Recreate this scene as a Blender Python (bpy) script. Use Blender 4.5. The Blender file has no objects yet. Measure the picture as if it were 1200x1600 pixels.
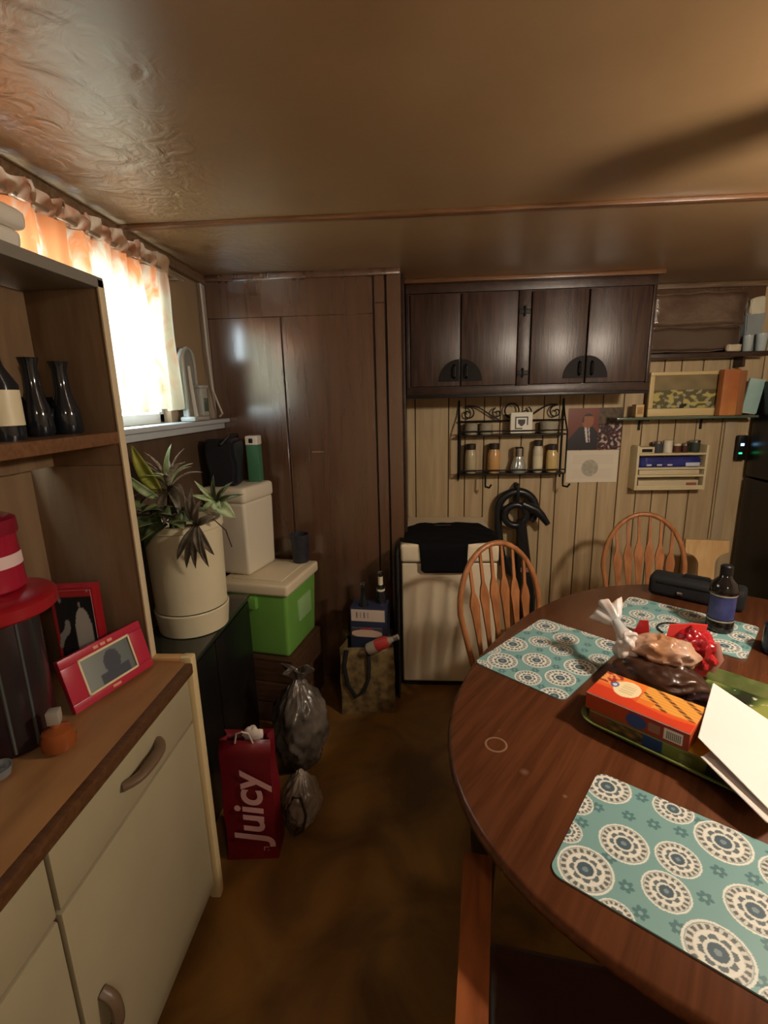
import bpy, bmesh, math, random
from mathutils import Vector, Matrix, noise
import numpy as np
random.seed(7)
C = bpy.context.scene.collection
SC = bpy.context.scene
PI = math.pi
R = math.radians

# ------------------------------------------------------------------ camera
cam = bpy.data.cameras.new('camera')
camo = bpy.data.objects.new('camera', cam); C.objects.link(camo)
pitch, yaw, roll, CAMH = .22728, .06592, -.02451, 1.55
fw = Vector((-math.sin(yaw)*math.cos(pitch), math.cos(yaw)*math.cos(pitch), -math.sin(pitch)))
rt = Vector((math.cos(yaw), math.sin(yaw), 0)); up = rt.cross(fw)
r2 = rt*math.cos(roll) + up*math.sin(roll); u2 = r2.cross(fw)
M = Matrix((r2, u2, -fw)).transposed().to_4x4(); M.translation = (0, 0, CAMH)
camo.matrix_world = M
cam.sensor_fit = 'HORIZONTAL'; cam.sensor_width = 36; cam.lens = 761.5/1200*36
cam.clip_start = .02
SC.camera = camo

# ------------------------------------------------------------------ world, exposure
SKY = 14.0
LAMP = 350.0
w = bpy.data.worlds.new('sky'); SC.world = w; w.use_nodes = True
bg = w.node_tree.nodes['Background']
bg.inputs[0].default_value = (.80, .92, 1.0, 1); bg.inputs[1].default_value = SKY
SC.view_settings.view_transform = 'Standard'; SC.view_settings.look = 'None'
SC.view_settings.exposure = 0.28; SC.view_settings.gamma = 1.0
SC.view_settings.use_curve_mapping = False
SC.cycles.max_bounces = 8; SC.cycles.diffuse_bounces = 4; SC.cycles.transmission_bounces = 6; SC.cycles.adaptive_threshold = .02
SC.cycles.caustics_reflective = False; SC.cycles.caustics_refractive = False
SC.cycles.sample_clamp_indirect = 4.0

# ------------------------------------------------------------------ colour + materials
def lin(c):
    o = []
    for v in c[:3]:
        v = v/255.0
        o.append(v/12.92 if v <= .04045 else ((v+.055)/1.055)**2.4)
    return tuple(o)
MATS = {}
def mat(name, rgb, rough=.5, metal=0, spec=.5, var=0, vscale=8, bump=0, bscale=60, trans=0, coat=0, emit=0, ior=1.45, alpha=1, sheen=0, rgb2=None, stretch=(1, 1, 1), detail=4, distortion=0):
    if name in MATS: return MATS[name]
    m = bpy.data.materials.new(name); MATS[name] = m; m.use_nodes = True
    nt = m.node_tree; b = nt.nodes['Principled BSDF']
    col = lin(rgb)
    b.inputs['Base Color'].default_value = (*col, 1)
    b.inputs['Roughness'].default_value = rough
    b.inputs['Metallic'].default_value = metal
    b.inputs['Specular IOR Level'].default_value = spec
    b.inputs['IOR'].default_value = ior
    b.inputs['Alpha'].default_value = alpha
    b.inputs['Transmission Weight'].default_value = trans
    b.inputs['Coat Weight'].default_value = coat
    b.inputs['Coat Roughness'].default_value = .15
    if sheen: b.inputs['Sheen Weight'].default_value = sheen
    if emit:
        b.inputs['Emission Color'].default_value = (*col, 1); b.inputs['Emission Strength'].default_value = emit
    if var or rgb2 or bump:
        tc = nt.nodes.new('ShaderNodeTexCoord'); mp = nt.nodes.new('ShaderNodeMapping')
        mp.inputs['Scale'].default_value = stretch
        nt.links.new(tc.outputs['Object'], mp.inputs['Vector'])
    if var or rgb2:
        n = nt.nodes.new('ShaderNodeTexNoise'); n.inputs['Scale'].default_value = vscale; n.inputs['Detail'].default_value = detail
        n.inputs['Distortion'].default_value = distortion
        nt.links.new(mp.outputs[0], n.inputs['Vector'])
        rp = nt.nodes.new('ShaderNodeValToRGB')
        c2 = lin(rgb2) if rgb2 else tuple(v*(1-var) for v in col)
        rp.color_ramp.elements[0].position = .35; rp.color_ramp.elements[0].color = (*c2, 1)
        rp.color_ramp.elements[1].position = .65; rp.color_ramp.elements[1].color = (*col, 1)
        nt.links.new(n.outputs['Fac'], rp.inputs['Fac']); nt.links.new(rp.outputs[0], b.inputs['Base Color'])
    if bump:
        n2 = nt.nodes.new('ShaderNodeTexNoise'); n2.inputs['Scale'].default_value = bscale; n2.inputs['Detail'].default_value = 5
        nt.links.new(mp.outputs[0], n2.inputs['Vector'])
        bp = nt.nodes.new('ShaderNodeBump'); bp.inputs['Strength'].default_value = bump; bp.inputs['Distance'].default_value = .01
        nt.links.new(n2.outputs['Fac'], bp.inputs['Height']); nt.links.new(bp.outputs[0], b.inputs['Normal'])
    return m
def wood(name, c1, c2, rough=.4, scale=6, stretch=(1, 12, 12), spec=.5, bump=.08, coat=0, ior=1.45):
    return mat(name, c1, rough, spec=spec, rgb2=c2, vscale=scale, stretch=stretch, bump=bump, bscale=scale*3, detail=6, distortion=.6, coat=coat, ior=ior)
def printmat(rough=.5, name='print'):
    key = f'{name}_{rough}'
    if key in MATS: return MATS[key]
    m = bpy.data.materials.new(key); MATS[key] = m; m.use_nodes = True
    nt = m.node_tree; b = nt.nodes['Principled BSDF']; b.inputs['Roughness'].default_value = rough
    a = nt.nodes.new('ShaderNodeAttribute'); a.attribute_name = 'Col'
    nt.links.new(a.outputs['Color'], b.inputs['Base Color'])
    return m

# ------------------------------------------------------------------ mesh helpers
WM = {}
def wmat(o): return WM[o.name] if o is not None and o.name in WM else Matrix.Identity(4)
class MB:
    def __init__(s): s.v = []; s.f = []
    def add(s, v, f):
        o = len(s.v); s.v += [Vector(p) for p in v]; s.f += [tuple(i+o for i in q) for q in f]; return s
    def box(s, x0, x1, y0, y1, z0, z1, bev=0, seg=2, taper=None, xf=None):
        bm = bmesh.new()
        r = bmesh.ops.create_cube(bm, size=1)
        for v in bm.verts:
            v.co = Vector(((x0+x1)/2 + v.co.x*(x1-x0), (y0+y1)/2 + v.co.y*(y1-y0), (z0+z1)/2 + v.co.z*(z1-z0)))
            if taper and v.co.z < (z0+z1)/2:
                v.co.x = (x0+x1)/2 + (v.co.x-(x0+x1)/2)*taper; v.co.y = (y0+y1)/2 + (v.co.y-(y0+y1)/2)*taper
        if bev: bmesh.ops.bevel(bm, geom=list(bm.edges), offset=bev, segments=seg, profile=.6, affect='EDGES')
        bm.verts.index_update()
        vs = [v.co.copy() for v in bm.verts]
        if xf is not None: vs = [xf @ v for v in vs]
        s.add(vs, [[v.index for v in f.verts] for f in bm.faces]); bm.free(); return s
    def tube(s, pts, r, n=8, closed=False, caps=True, flat=None):
        pts = [Vector(p) for p in pts]; N = len(pts)
        rs = r if isinstance(r, (list, tuple)) else [r]*N
        vs = []; fs = []; prev = None
        for i, p in enumerate(pts):
            a = pts[i-1] if (i > 0 or closed) else p; b = pts[(i+1) % N] if (i < N-1 or closed) else p
            t = (b-a).normalized() if (b-a).length > 1e-9 else Vector((0, 0, 1))
            if prev is None:
                h = Vector((0, 0, 1)) if abs(t.z) < .9 else Vector((1, 0, 0))
                nn = (h - t*h.dot(t)).normalized()
            else:
                nn = prev - t*prev.dot(t)
                nn = nn.normalized() if nn.length > 1e-6 else prev
            prev = nn; bb = t.cross(nn)
            for k in range(n):
                ang = 2*PI*k/n
                vs.append(p + nn*math.cos(ang)*rs[i] + bb*math.sin(ang)*rs[i]*(flat or 1))
        for i in range(N if closed else N-1):
            for k in range(n):
                j = (i+1) % N
                fs.append((i*n+k, i*n+(k+1) % n, j*n+(k+1) % n, j*n+k))
        if caps and not closed:
            fs.append(tuple(range(n))[::-1]); fs.append(tuple((N-1)*n+k for k in range(n)))
        return s.add(vs, fs)
    def lathe(s, prof, n=24, c=(0, 0, 0), xf=None, cap=True):
        vs = []; fs = []
        for r, z in prof:
            for k in range(n):
                a = 2*PI*k/n; vs.append(Vector((c[0]+r*math.cos(a), c[1]+r*math.sin(a), c[2]+z)))
        for i in range(len(prof)-1):
            for k in range(n):
                fs.append((i*n+k, i*n+(k+1) % n, (i+1)*n+(k+1) % n, (i+1)*n+k))
        if cap:
            fs.append(tuple(range(n))[::-1]); fs.append(tuple((len(prof)-1)*n+k for k in range(n)))
        if xf is not None: vs = [xf @ v for v in vs]
        return s.add(vs, fs)
    def ball(s, c, rx, ry=None, rz=None, nu=16, nv=10, fn=None):
        ry = ry or rx; rz = rz or rx; vs = []; fs = []
        for i in range(nv+1):
            th = PI*i/nv
            for k in range(nu):
                a = 2*PI*k/nu
                d = Vector((math.sin(th)*math.cos(a), math.sin(th)*math.sin(a), -math.cos(th)))
                q = Vector((d.x*rx, d.y*ry, d.z*rz))
                if fn: q = fn(q, d)
                vs.append(Vector(c)+q)
        for i in range(nv):
            for k in range(nu):
                fs.append((i*nu+k, i*nu+(k+1) % nu, (i+1)*nu+(k+1) % nu, (i+1)*nu+k))
        return s.add(vs, fs)
    def grid(s, fn, nu, nv):
        vs = [Vector(fn(i/nu, j/nv)) for j in range(nv+1) for i in range(nu+1)]
        W = nu+1
        fs = [(j*W+i, j*W+i+1, (j+1)*W+i+1, (j+1)*W+i) for j in range(nv) for i in range(nu)]
        return s.add(vs, fs)
    def prism(s, poly, d, f3):
        """poly: 2-D outline; f3(a,b,t) -> 3-D with t in 0..1 across thickness d"""
        n = len(poly); vs = [Vector(f3(a, b, 0)) for a, b in poly] + [Vector(f3(a, b, d)) for a, b in poly]
        fs = [tuple(range(n))[::-1], tuple(range(n, 2*n))] + [(i, (i+1) % n, n+(i+1) % n, n+i) for i in range(n)]
        return s.add(vs, fs)
    def build(s, name, m, parent=None, local=False, smooth=True, angle=38, cols=None, fix=True):
        me = bpy.data.meshes.new(name)
        vs = s.v
        if parent is not None and not local:
            inv = wmat(parent).inverted(); vs = [inv @ v for v in vs]
        me.from_pydata([tuple(v) for v in vs], [], s.f)
        if fix:
            bm = bmesh.new(); bm.from_mesh(me); bmesh.ops.remove_doubles(bm, verts=bm.verts, dist=1e-6) if cols is None else None
            bmesh.ops.recalc_face_normals(bm, faces=bm.faces); bm.to_mesh(me); bm.free()
        if smooth:
            me.polygons.foreach_set('use_smooth', [True]*len(me.polygons)); me.set_sharp_from_angle(angle=R(angle))
        if cols is not None:
            at = me.color_attributes.new('Col', 'FLOAT_COLOR', 'POINT')
            arr = np.ones((len(me.vertices), 4), dtype=np.float32); arr[:, :3] = np.array(cols, dtype=np.float32)
            at.data.foreach_set('color', arr.ravel())
        me.materials.append(m)
        o = bpy.data.objects.new(name, me); C.objects.link(o)
        if parent is not None: o.parent = parent
        WM[o.name] = wmat(parent)
        return o
def tag(o, label, cat=None, group=None, kind=None):
    if label: o['label'] = label
    if cat: o['category'] = cat
    if group: o['group'] = group
    if kind: o['kind'] = kind
    return o
def thing(name, label, cat, loc=(0, 0, 0), rz=0, group=None, rot=None):
    o = bpy.data.objects.new(name, None); C.objects.link(o); o.empty_display_size = .05
    e = rot or (0, 0, rz)
    o.location = loc; o.rotation_euler = e
    from mathutils import Euler
    WM[o.name] = Matrix.Translation(loc) @ Euler(e).to_matrix().to_4x4()
    return tag(o, label, cat, group)
def struct(o, label=None): o['kind'] = 'structure'; return tag(o, label) if label else o
def copy_tree(o, parent=None):
    c = o.copy(); C.objects.link(c); c.parent = parent
    WM[c.name] = WM.get(o.name, Matrix.Identity(4))
    for ch in list(o.children): copy_tree(ch, c)
    return c
def place(o, loc, rz, label=None):
    o.location = loc; o.rotation_euler = (0, 0, rz)
    if label: o['label'] = label
    return o
def B(x0, x1, y0, y1, z0, z1, bev=0, seg=2, taper=None, xf=None): return MB().box(x0, x1, y0, y1, z0, z1, bev, seg, taper, xf)
def printed(name, o, ux, uy, wd, ht, nx, ny, fn, parent=None, th=.001, rough=.5, local=False, back=(225, 222, 212)):
    """a flat printed sheet: front grid coloured by fn(s,t) in 0..1, with real thickness"""
    o = Vector(o); ux = Vector(ux).normalized(); uy = Vector(uy).normalized(); n = ux.cross(uy)
    b = MB(); b.grid(lambda s, t: o+ux*(s*wd)+uy*(t*ht)+n*th, nx, ny)
    cols = [lin(fn(i/nx, j/ny)) for j in range(ny+1) for i in range(nx+1)]
    e = [o, o+ux*wd, o+ux*wd+uy*ht, o+uy*ht]; f = [p+n*th for p in e]
    b.add(e+f, [(3, 2, 1, 0), (0, 1, 5, 4), (1, 2, 6, 5), (2, 3, 7, 6), (3, 0, 4, 7)]); cols += [lin(back)]*8
    return b.build(name, printmat(rough), parent, local=local, cols=cols, smooth=False, fix=False)
def text(name, s, size, mtx, m, parent=None, shear=0, ext=.0004, spacing=1, bold=0):
    cu = bpy.data.curves.new(name, 'FONT'); cu.body = s; cu.size = size; cu.extrude = ext; cu.shear = shear; cu.offset = bold
    cu.align_x = 'CENTER'; cu.align_y = 'CENTER'; cu.space_character = spacing
    t = bpy.data.objects.new(name+'_c', cu); C.objects.link(t)
    dg = bpy.context.evaluated_depsgraph_get()
    me = bpy.data.meshes.new_from_object(t.evaluated_get(dg)); bpy.data.objects.remove(t)
    me.transform(wmat(parent).inverted() @ mtx if parent else mtx)
    me.materials.clear(); me.materials.append(m); me.name = name
    o = bpy.data.objects.new(name, me); C.objects.link(o)
    if parent: o.parent = parent
    return o
def frame_mtx(o, ux, uy):
    ux = Vector(ux).normalized(); uy = Vector(uy).normalized(); n = ux.cross(uy)
    m = Matrix((ux, uy, n)).transposed().to_4x4(); m.translation = o; return m
def mix(a, b, t): return tuple(a[i]*(1-t)+b[i]*t for i in range(3))
def arc(c, r, a0, a1, n, f): return [f(c[0]+r*math.cos(a0+(a1-a0)*i/n), c[1]+r*math.sin(a0+(a1-a0)*i/n)) for i in range(n+1)]

# ------------------------------------------------------------------ materials used widely
M_ceil = mat('ceiling_paint', (154, 125, 90), .32, rgb2=(137, 108, 75), vscale=1.6, spec=.8, bump=.0, ior=1.6)
def ceil_bump():
    nt = M_ceil.node_tree; b = nt.nodes['Principled BSDF']
    tc = nt.nodes.new('ShaderNodeTexCoord')
    n1 = nt.nodes.new('ShaderNodeTexNoise'); n1.inputs['Scale'].default_value = 2.4; n1.inputs['Detail'].default_value = 3; n1.inputs['Distortion'].default_value = 1.2
    n2 = nt.nodes.new('ShaderNodeTexNoise'); n2.inputs['Scale'].default_value = 16; n2.inputs['Detail'].default_value = 4; n2.inputs['Distortion'].default_value = 1.6
    mu = nt.nodes.new('ShaderNodeMath'); mu.operation = 'MULTIPLY_ADD'; mu.inputs[1].default_value = .55
    nt.links.new(tc.outputs['Object'], n1.inputs['Vector']); nt.links.new(tc.outputs['Object'], n2.inputs['Vector'])
    nt.links.new(n2.outputs['Fac'], mu.inputs[0]); nt.links.new(n1.outputs['Fac'], mu.inputs[2])
    bp = nt.nodes.new('ShaderNodeBump'); bp.inputs['Strength'].default_value = .35; bp.inputs['Distance'].default_value = .02
    sp = nt.nodes.new('ShaderNodeSeparateXYZ'); nt.links.new(tc.outputs['Object'], sp.inputs[0])
    ad = nt.nodes.new('ShaderNodeMath'); ad.operation = 'MULTIPLY_ADD'; ad.inputs[1].default_value = .5; nt.links.new(n1.outputs['Fac'], ad.inputs[0]); nt.links.new(sp.outputs['X'], ad.inputs[2])
    mr = nt.nodes.new('ShaderNodeMapRange'); mr.inputs[1].default_value = -.45; mr.inputs[2].default_value = -.15; mr.inputs[3].default_value = .5; mr.inputs[4].default_value = .035
    nt.links.new(ad.outputs[0], mr.inputs[0]); nt.links.new(mr.outputs[0], bp.inputs['Strength'])
    nt.links.new(mu.outputs[0], bp.inputs['Height']); nt.links.new(bp.outputs[0], b.inputs['Normal'])
ceil_bump()
M_floor = mat('worn_vinyl', (150, 110, 54), .42, rgb2=(96, 66, 32), vscale=3.2, detail=8, distortion=.8, bump=.06, bscale=40)
M_brown = wood('brown_panelling', (94, 67, 51), (86, 60, 45), rough=.19, scale=2.5, stretch=(9, 9, .6), spec=1.0, bump=.012, ior=1.75)
M_dkwood = wood('dark_cabinet_wood', (78, 56, 46), (48, 33, 28), rough=.33, scale=5, stretch=(10, 10, .7), spec=.6, bump=.06)
M_dktrim = wood('dark_trim', (66, 46, 36), (46, 31, 25), rough=.35, scale=5, stretch=(4, 4, 4))
M_beige = wood('beige_panelling', (196, 174, 136), (178, 155, 118), rough=.5, scale=3, stretch=(8, 8, .6), bump=.03)
M_groove = mat('groove_dark', (82, 66, 46), .8)
M_tan = mat('tan_wall', (150, 128, 100), .6, var=.15, vscale=4)
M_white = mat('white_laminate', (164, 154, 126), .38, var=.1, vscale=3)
M_cream = mat('cream', (224, 214, 182), .4, var=.07, vscale=5)
M_black = mat('black_satin', (22, 22, 24), .35, var=.2)
M_blackm = mat('black_matte', (20, 20, 22), .8)
M_iron = mat('black_iron', (26, 24, 23), .5, metal=.4)
M_chrome = mat('chrome', (200, 200, 205), .2, metal=1)
M_glass = mat('clear_glass', (235, 240, 238), .03, trans=1, ior=1.45)
M_dkglass = mat('dark_glass', (30, 34, 40), .08, spec=.8)
M_table = wood('table_wood', (104, 61, 37), (84, 47, 27), rough=.27, scale=4.5, stretch=(.7, 11, 11), spec=.5, bump=.02)
M_oak = wood('honey_oak', (176, 118, 74), (146, 92, 54), rough=.33, scale=7, stretch=(5, 5, .8), bump=.03)
M_pale = wood('pale_pine', (216, 182, 130), (198, 160, 108), rough=.45, scale=5, stretch=(5, 5, .8))
M_red = mat('red_plastic', (150, 24, 34), .3)

# ================================================================== STRUCTURE
X0, X1, Y0, Y1, H = -1.03, 2.75, -2.2, 3.1, 2.15
struct(B(X0-.1, X1+.1, Y0-.1, Y1+.1, -.06, 0).build('floor', M_floor))
struct(B(X0-.1, X1+.1, Y0-.1, Y1+.1, H, H+.06).build('ceiling', M_ceil))
# ceiling batten and crown trims
struct(B(X0, X1, 1.775, 1.805, H-.014, H, .004).build('trim_1', wood('batten', (124, 88, 58), (96, 64, 40), rough=.3)))
struct(B(X0, X0+.028, Y0, 2.5, H-.04, H, .006).build('trim_2', wood('crown', (128, 104, 78), (92, 70, 50), rough=.4)))
struct(B(1.24, 2.74, Y1-.03, Y1, H-.03, H, .006).build('trim_3', MATS['crown']))
struct(B(X0, -.06, 2.475, 2.5, H-.03, H, .006).build('trim_4', M_brown))
struct(B(-.045, 1.26, 2.715, 2.75, H-.022, H, .005).build('trim_5', MATS['batten']))
# left wall with window opening (y .25..2.1, z 1.5..2.04)
WY0, WY1, WZ0, WZ1 = .25, 2.05, 1.475, 2.04
M_lwall = wood('left_wall_panel', (92, 74, 58), (78, 60, 46), rough=.45, scale=3, stretch=(6, 6, .6))
wl = MB()
wl.box(X0-.1, X0, Y0, Y1, 0, WZ0); wl.box(X0-.1, X0, Y0, Y1, WZ1, H)
wl.box(X0-.1, X0, Y0, WY0, WZ0, WZ1); wl.box(X0-.1, X0, WY1, Y1, WZ0, WZ1)
struct(wl.build('wall_left', M_tan, smooth=False))
struct(B(X0, X0+.006, 1.24, 2.5, .0, 1.455).build('trim_6', M_lwall), 'dark panelling on the wall below the window sill')
wn = MB()
for y in (WY0, .86, 1.48, WY1-.04): wn.box(X0-.08, X0-.03, y, y+.04, WZ0, WZ1, .004)
for z in (WZ0, WZ1-.04): wn.box(X0-.08, X0-.03, WY0, WY1, z, z+.04, .004)
M_wframe = mat('window_frame_paint', (220, 222, 224), .4)
win = struct(wn.build('window_1', M_wframe))
def thin_glass():
    m = bpy.data.materials.new('window_pane'); m.use_nodes = True; nt = m.node_tree; nt.nodes.clear()
    o_ = nt.nodes.new('ShaderNodeOutputMaterial'); mx = nt.nodes.new('ShaderNodeMixShader'); t_ = nt.nodes.new('ShaderNodeBsdfTransparent'); g_ = nt.nodes.new('ShaderNodeBsdfGlossy')
    t_.inputs[0].default_value = (.94, .97, .97, 1); g_.inputs['Roughness'].default_value = .02; mx.inputs[0].default_value = .06
    nt.links.new(t_.outputs[0], mx.inputs[1]); nt.links.new(g_.outputs[0], mx.inputs[2]); nt.links.new(mx.outputs[0], o_.inputs[0]); return m
M_pane = thin_glass()
for a, b_ in ((WY0+.03, .87), (.89, 1.49), (1.51, WY1-.03)):
    g = B(X0-.058, X0-.054, a, b_, WZ0+.03, WZ1-.03).build('pane', M_pane, win)
si = MB(); si.box(X0-.03, X0+.085, 1.26, 2.495, 1.455, 1.475, .006); si.box(X0-.0, X0+.055, 1.26, 2.495, 1.425, 1.455, .005)
struct(si.build('trim_7', mat('sill_paint', (188, 196, 202), .3)), 'pale painted window sill')
struct(B(X0, X0+.02, 2.44, 2.495, 1.475, H-.04, .005).build('trim_8', mat('corner_paint', (160, 150, 138), .4)))
# rear + right walls (behind the camera, closing the room)
struct(B(X1, X1+.1, Y0, Y1, 0, H).build('wall_right', mat('pale_wall', (206, 192, 166), .7)))
struct(B(X0, X1, Y0-.1, Y0, 0, H).build('wall_rear', MATS['pale_wall']))
# back wall with random-width beige planks
wb = struct(B(X0, X1, Y1, Y1+.1, 0, H).build('wall_back', M_groove))
gx = [-.09, .004, .211, .314, .43, .527, .66, .791, .884, 1.024, 1.14, 1.263, 1.38, 1.479, 1.577, 1.70, 1.85, 2.04, 2.3, 2.74]
for a, b_ in zip(gx[:-1], gx[1:]):
    B(a+.003, b_-.003, Y1-.006, Y1+.002, 0, H-.0, .002, 1).build('plank', M_beige, wb)
B(1.86, 1.925, Y1-.022, Y1-.006, 0, 1.39, .004).build('casing', mat('casing_paint', (176, 158, 128), .5), wb)
# closet of dark brown panelling, front at y = 2.5
CY = 2.5
wc = struct(B(X0, -.06, CY+.006, Y1, 0, H, 0).build('wall_closet', mat('closet_core', (46, 28, 20), .5)), 'closet of glossy dark brown panelling')
for (a, b_, c_, d_, t) in ((X0, -.651, 0, 1.955, .0), (-.647, -.195, 0, 1.955, .0), (X0, -.195, 1.9555, H, -.001),
                        (-.188, -.136, 0, 2.0, -.008), (-.128, -.058, 0, H, -.014), (-.188, -.136, 2.003, H, -.004)):
    B(a+.001, b_-.001, CY+t, CY+.012, c_, d_, .0015, 1).build('panel', M_brown, wc)
B(-.53, -.47, CY-.006, CY, 1.29, 1.296, .001).build('handle', mat('dull_brass', (140, 110, 80), .4, metal=.6), wc)
struct(B(-.06, -.045, 2.6, Y1, 0, H, .002).build('trim_9', M_dktrim))

# ================================================================== WALL CABINET
cab = thing('wall_cabinet', 'dark stained four-door cabinet hung under the ceiling above the spice rack', 'cabinet', (.6, 2.93, 1.555))
CX0, CX1, CF, CZ0, CZ1 = -.04, 1.243, 2.755, 1.56, 2.145
c = MB()
c.box(CX0, CX1, CF+.02, Y1-.008, CZ0+.01, CZ1)
c.build('carcass', M_dkwood, cab)
c = MB()
c.box(CX0, CX1, CF, CF+.02, CZ0, CZ0+.045, .003); c.box(CX0, CX1, CF, CF+.02, CZ1-.06, CZ1, .003)
for a, b_ in ((CX0, -.022), (.55, .612), (1.225, CX1)): c.box(a, b_, CF, CF+.02, CZ0+.045, CZ1-.06, .003)
c.build('face_frame', M_dktrim, cab)
B(CX0, CX1, CF-.012, CF+.0, CZ0-.012, CZ0+.004, .003).build('bottom_rail', M_black, cab)
door_x = [(-.018, .247), (.251, .547), (.616, .905), (.909, 1.222)]
for i, (a, b_) in enumerate(door_x):
    d = B(a+.002, b_-.002, CF-.004, CF+.015, CZ0+.05, CZ1-.066, .004).build('door', M_dkwood, cab)
    cx = b_ if i % 2 == 0 else a
    s = -1 if i % 2 == 0 else 1
    poly = [(cx+s*.004, CZ0+.075), (cx+s*.004, CZ0+.19)] + [(cx+s*(.004+.11*math.sin(t)), CZ0+.075+.115*math.cos(t)) for t in [k*PI/2/8 for k in range(1, 9)]]
    MB().prism(poly, .004, lambda p, q, t: (p, CF-.004-t, q)).build('back_plate', mat('plate_black', (24, 18, 16), .6, spec=.25), d)
    MB().tube([(cx+s*.03, CF-.008, CZ0+.09), (cx+s*.03, CF-.03, CZ0+.1), (cx+s*.03, CF-.03, CZ0+.15), (cx+s*.03, CF-.008, CZ0+.16)], .005).build('pull', M_iron, d)
for z in (1.67, 1.98):
    for x in (.58,):
        h = MB(); h.box(x-.03, x+.03, CF-.008, CF, z-.012, z+.012, .003); h.tube([(x, CF-.008, z-.025), (x, CF-.008, z+.025)], .005)
        h.build('hinge', M_iron, cab)

# ================================================================== CEILING FAN (over the table, just right of the frame)
FX, FY = 1.30, .92
fan = thing('ceiling_fan', 'brown five-blade ceiling fan with three-globe light over the dining table', 'ceiling fan', (FX, FY, H))
M_fan = wood('fan_blade', (88, 58, 38), (64, 40, 26), rough=.4)
MB().lathe([(.07, 0), (.07, -.02), (.03, -.05), (.012, -.055), (.012, -.075)], 24).build('canopy', M_dktrim, fan, local=True)
MB().lathe([(.03, -.07), (.10, -.085), (.105, -.15), (.06, -.18), (.05, -.21), (.045, -.235)], 28).build('motor', M_dktrim, fan, local=True)
for k in range(5):
    a = R(138 + 72*k)
    Mx = Matrix.Rotation(a, 4, 'Z')
    pl = [(.17, -.045), (.35, -.062), (.54, -.075), (.585, -.055), (.60, 0), (.585, .055), (.54, .075), (.35, .062), (.17, .045)]
    MB().prism(pl, .008, lambda p, q, t: Mx @ Vector((p, q, -.135-t+q*.18))).build('blade', M_fan, fan, local=True)
    b = MB().tube([Mx @ Vector((.09, 0, -.125)), Mx @ Vector((.2, 0, -.14))], .012); b.build('blade_arm', M_dktrim, fan, local=True)
M_bulb = mat('warm_bulb', (255, 237, 215), .3, emit=LAMP)
for k in range(3):
    a = R(30+120*k); cx, cy = .052*math.cos(a), .052*math.sin(a)
    sh = MB().tube([(cx*.4, cy*.4, -.22), (cx, cy, -.24)], .012).build('lamp_arm', M_dktrim, fan, local=True)
    MB().ball((cx, cy, -.278), .04, nu=20, nv=14).build('globe', M_bulb, fan, local=True)

# assumed dome, unseen behind the camera, added as fill light
dl = thing('dome_fill', 'added round dome fill light on the ceiling, unseen behind the camera', 'fill light', (.85, -1.15, H))
MB().lathe([(.17, 0), (.175, -.01), (.165, -.02)], 32).build('rim', M_chrome, dl, local=True)
MB().lathe([(.16, -.012), (.15, -.04), (.11, -.065), (.05, -.078), (.01, -.08)], 32).build('diffuser', mat('fill_glow', (255, 236, 212), .4, emit=46), dl, local=True)

# ================================================================== CURTAINS
def curtain_mat(name, base, blot, translucency=.75, band=False):
    m = bpy.data.materials.new(name); m.use_nodes = True; nt = m.node_tree; nt.nodes.clear()
    out = nt.nodes.new('ShaderNodeOutputMaterial'); mx = nt.nodes.new('ShaderNodeMixShader'); d = nt.nodes.new('ShaderNodeBsdfDiffuse'); t = nt.nodes.new('ShaderNodeBsdfTranslucent')
    tc = nt.nodes.new('ShaderNodeTexCoord'); mp = nt.nodes.new('ShaderNodeMapping'); mp.inputs['Scale'].default_value = (1, 1, .6)
    n = nt.nodes.new('ShaderNodeTexNoise'); n.inputs['Scale'].default_value = 11; n.inputs['Detail'].default_value = 5; n.inputs['Distortion'].default_value = 1.0
    rp = nt.nodes.new('ShaderNodeValToRGB'); rp.color_ramp.elements[0].position = .42; rp.color_ramp.elements[0].color = (*lin(base), 1)
    rp.color_ramp.elements[1].position = .66; rp.color_ramp.elements[1].color = (*lin(blot), 1)
    L = nt.links.new
    L(tc.outputs['Object'], mp.inputs[0]); L(mp.outputs[0], n.inputs['Vector']); (L(n.outputs['Fac'], rp.inputs[0]) if not band else None)
    if band:   # border print: the flowers crowd at the top hem and thin out below
        sp = nt.nodes.new('ShaderNodeSeparateXYZ'); L(tc.outputs['Object'], sp.inputs[0])
        mr = nt.nodes.new('ShaderNodeMapRange'); mr.inputs[1].default_value = .30; mr.inputs[2].default_value = .57; mr.inputs[3].default_value = -.12; mr.inputs[4].default_value = .16
        L(sp.outputs['Z'], mr.inputs[0]); ad = nt.nodes.new('ShaderNodeMath'); L(n.outputs['Fac'], ad.inputs[0]); L(mr.outputs[0], ad.inputs[1]); L(ad.outputs[0], rp.inputs[0])
    L(rp.outputs[0], d.inputs[0]); L(rp.outputs[0], t.inputs[0]); mx.inputs[0].default_value = translucency
    L(d.outputs[0], mx.inputs[1]); L(t.outputs[0], mx.inputs[2]); L(mx.outputs[0], out.inputs[0])
    return m
M_curt = curtain_mat('curtain_sheer', (204, 196, 172), (206, 128, 80), .40, band=True)
M_val = curtain_mat('curtain_header', (196, 168, 138), (170, 110, 80), .45)
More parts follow.
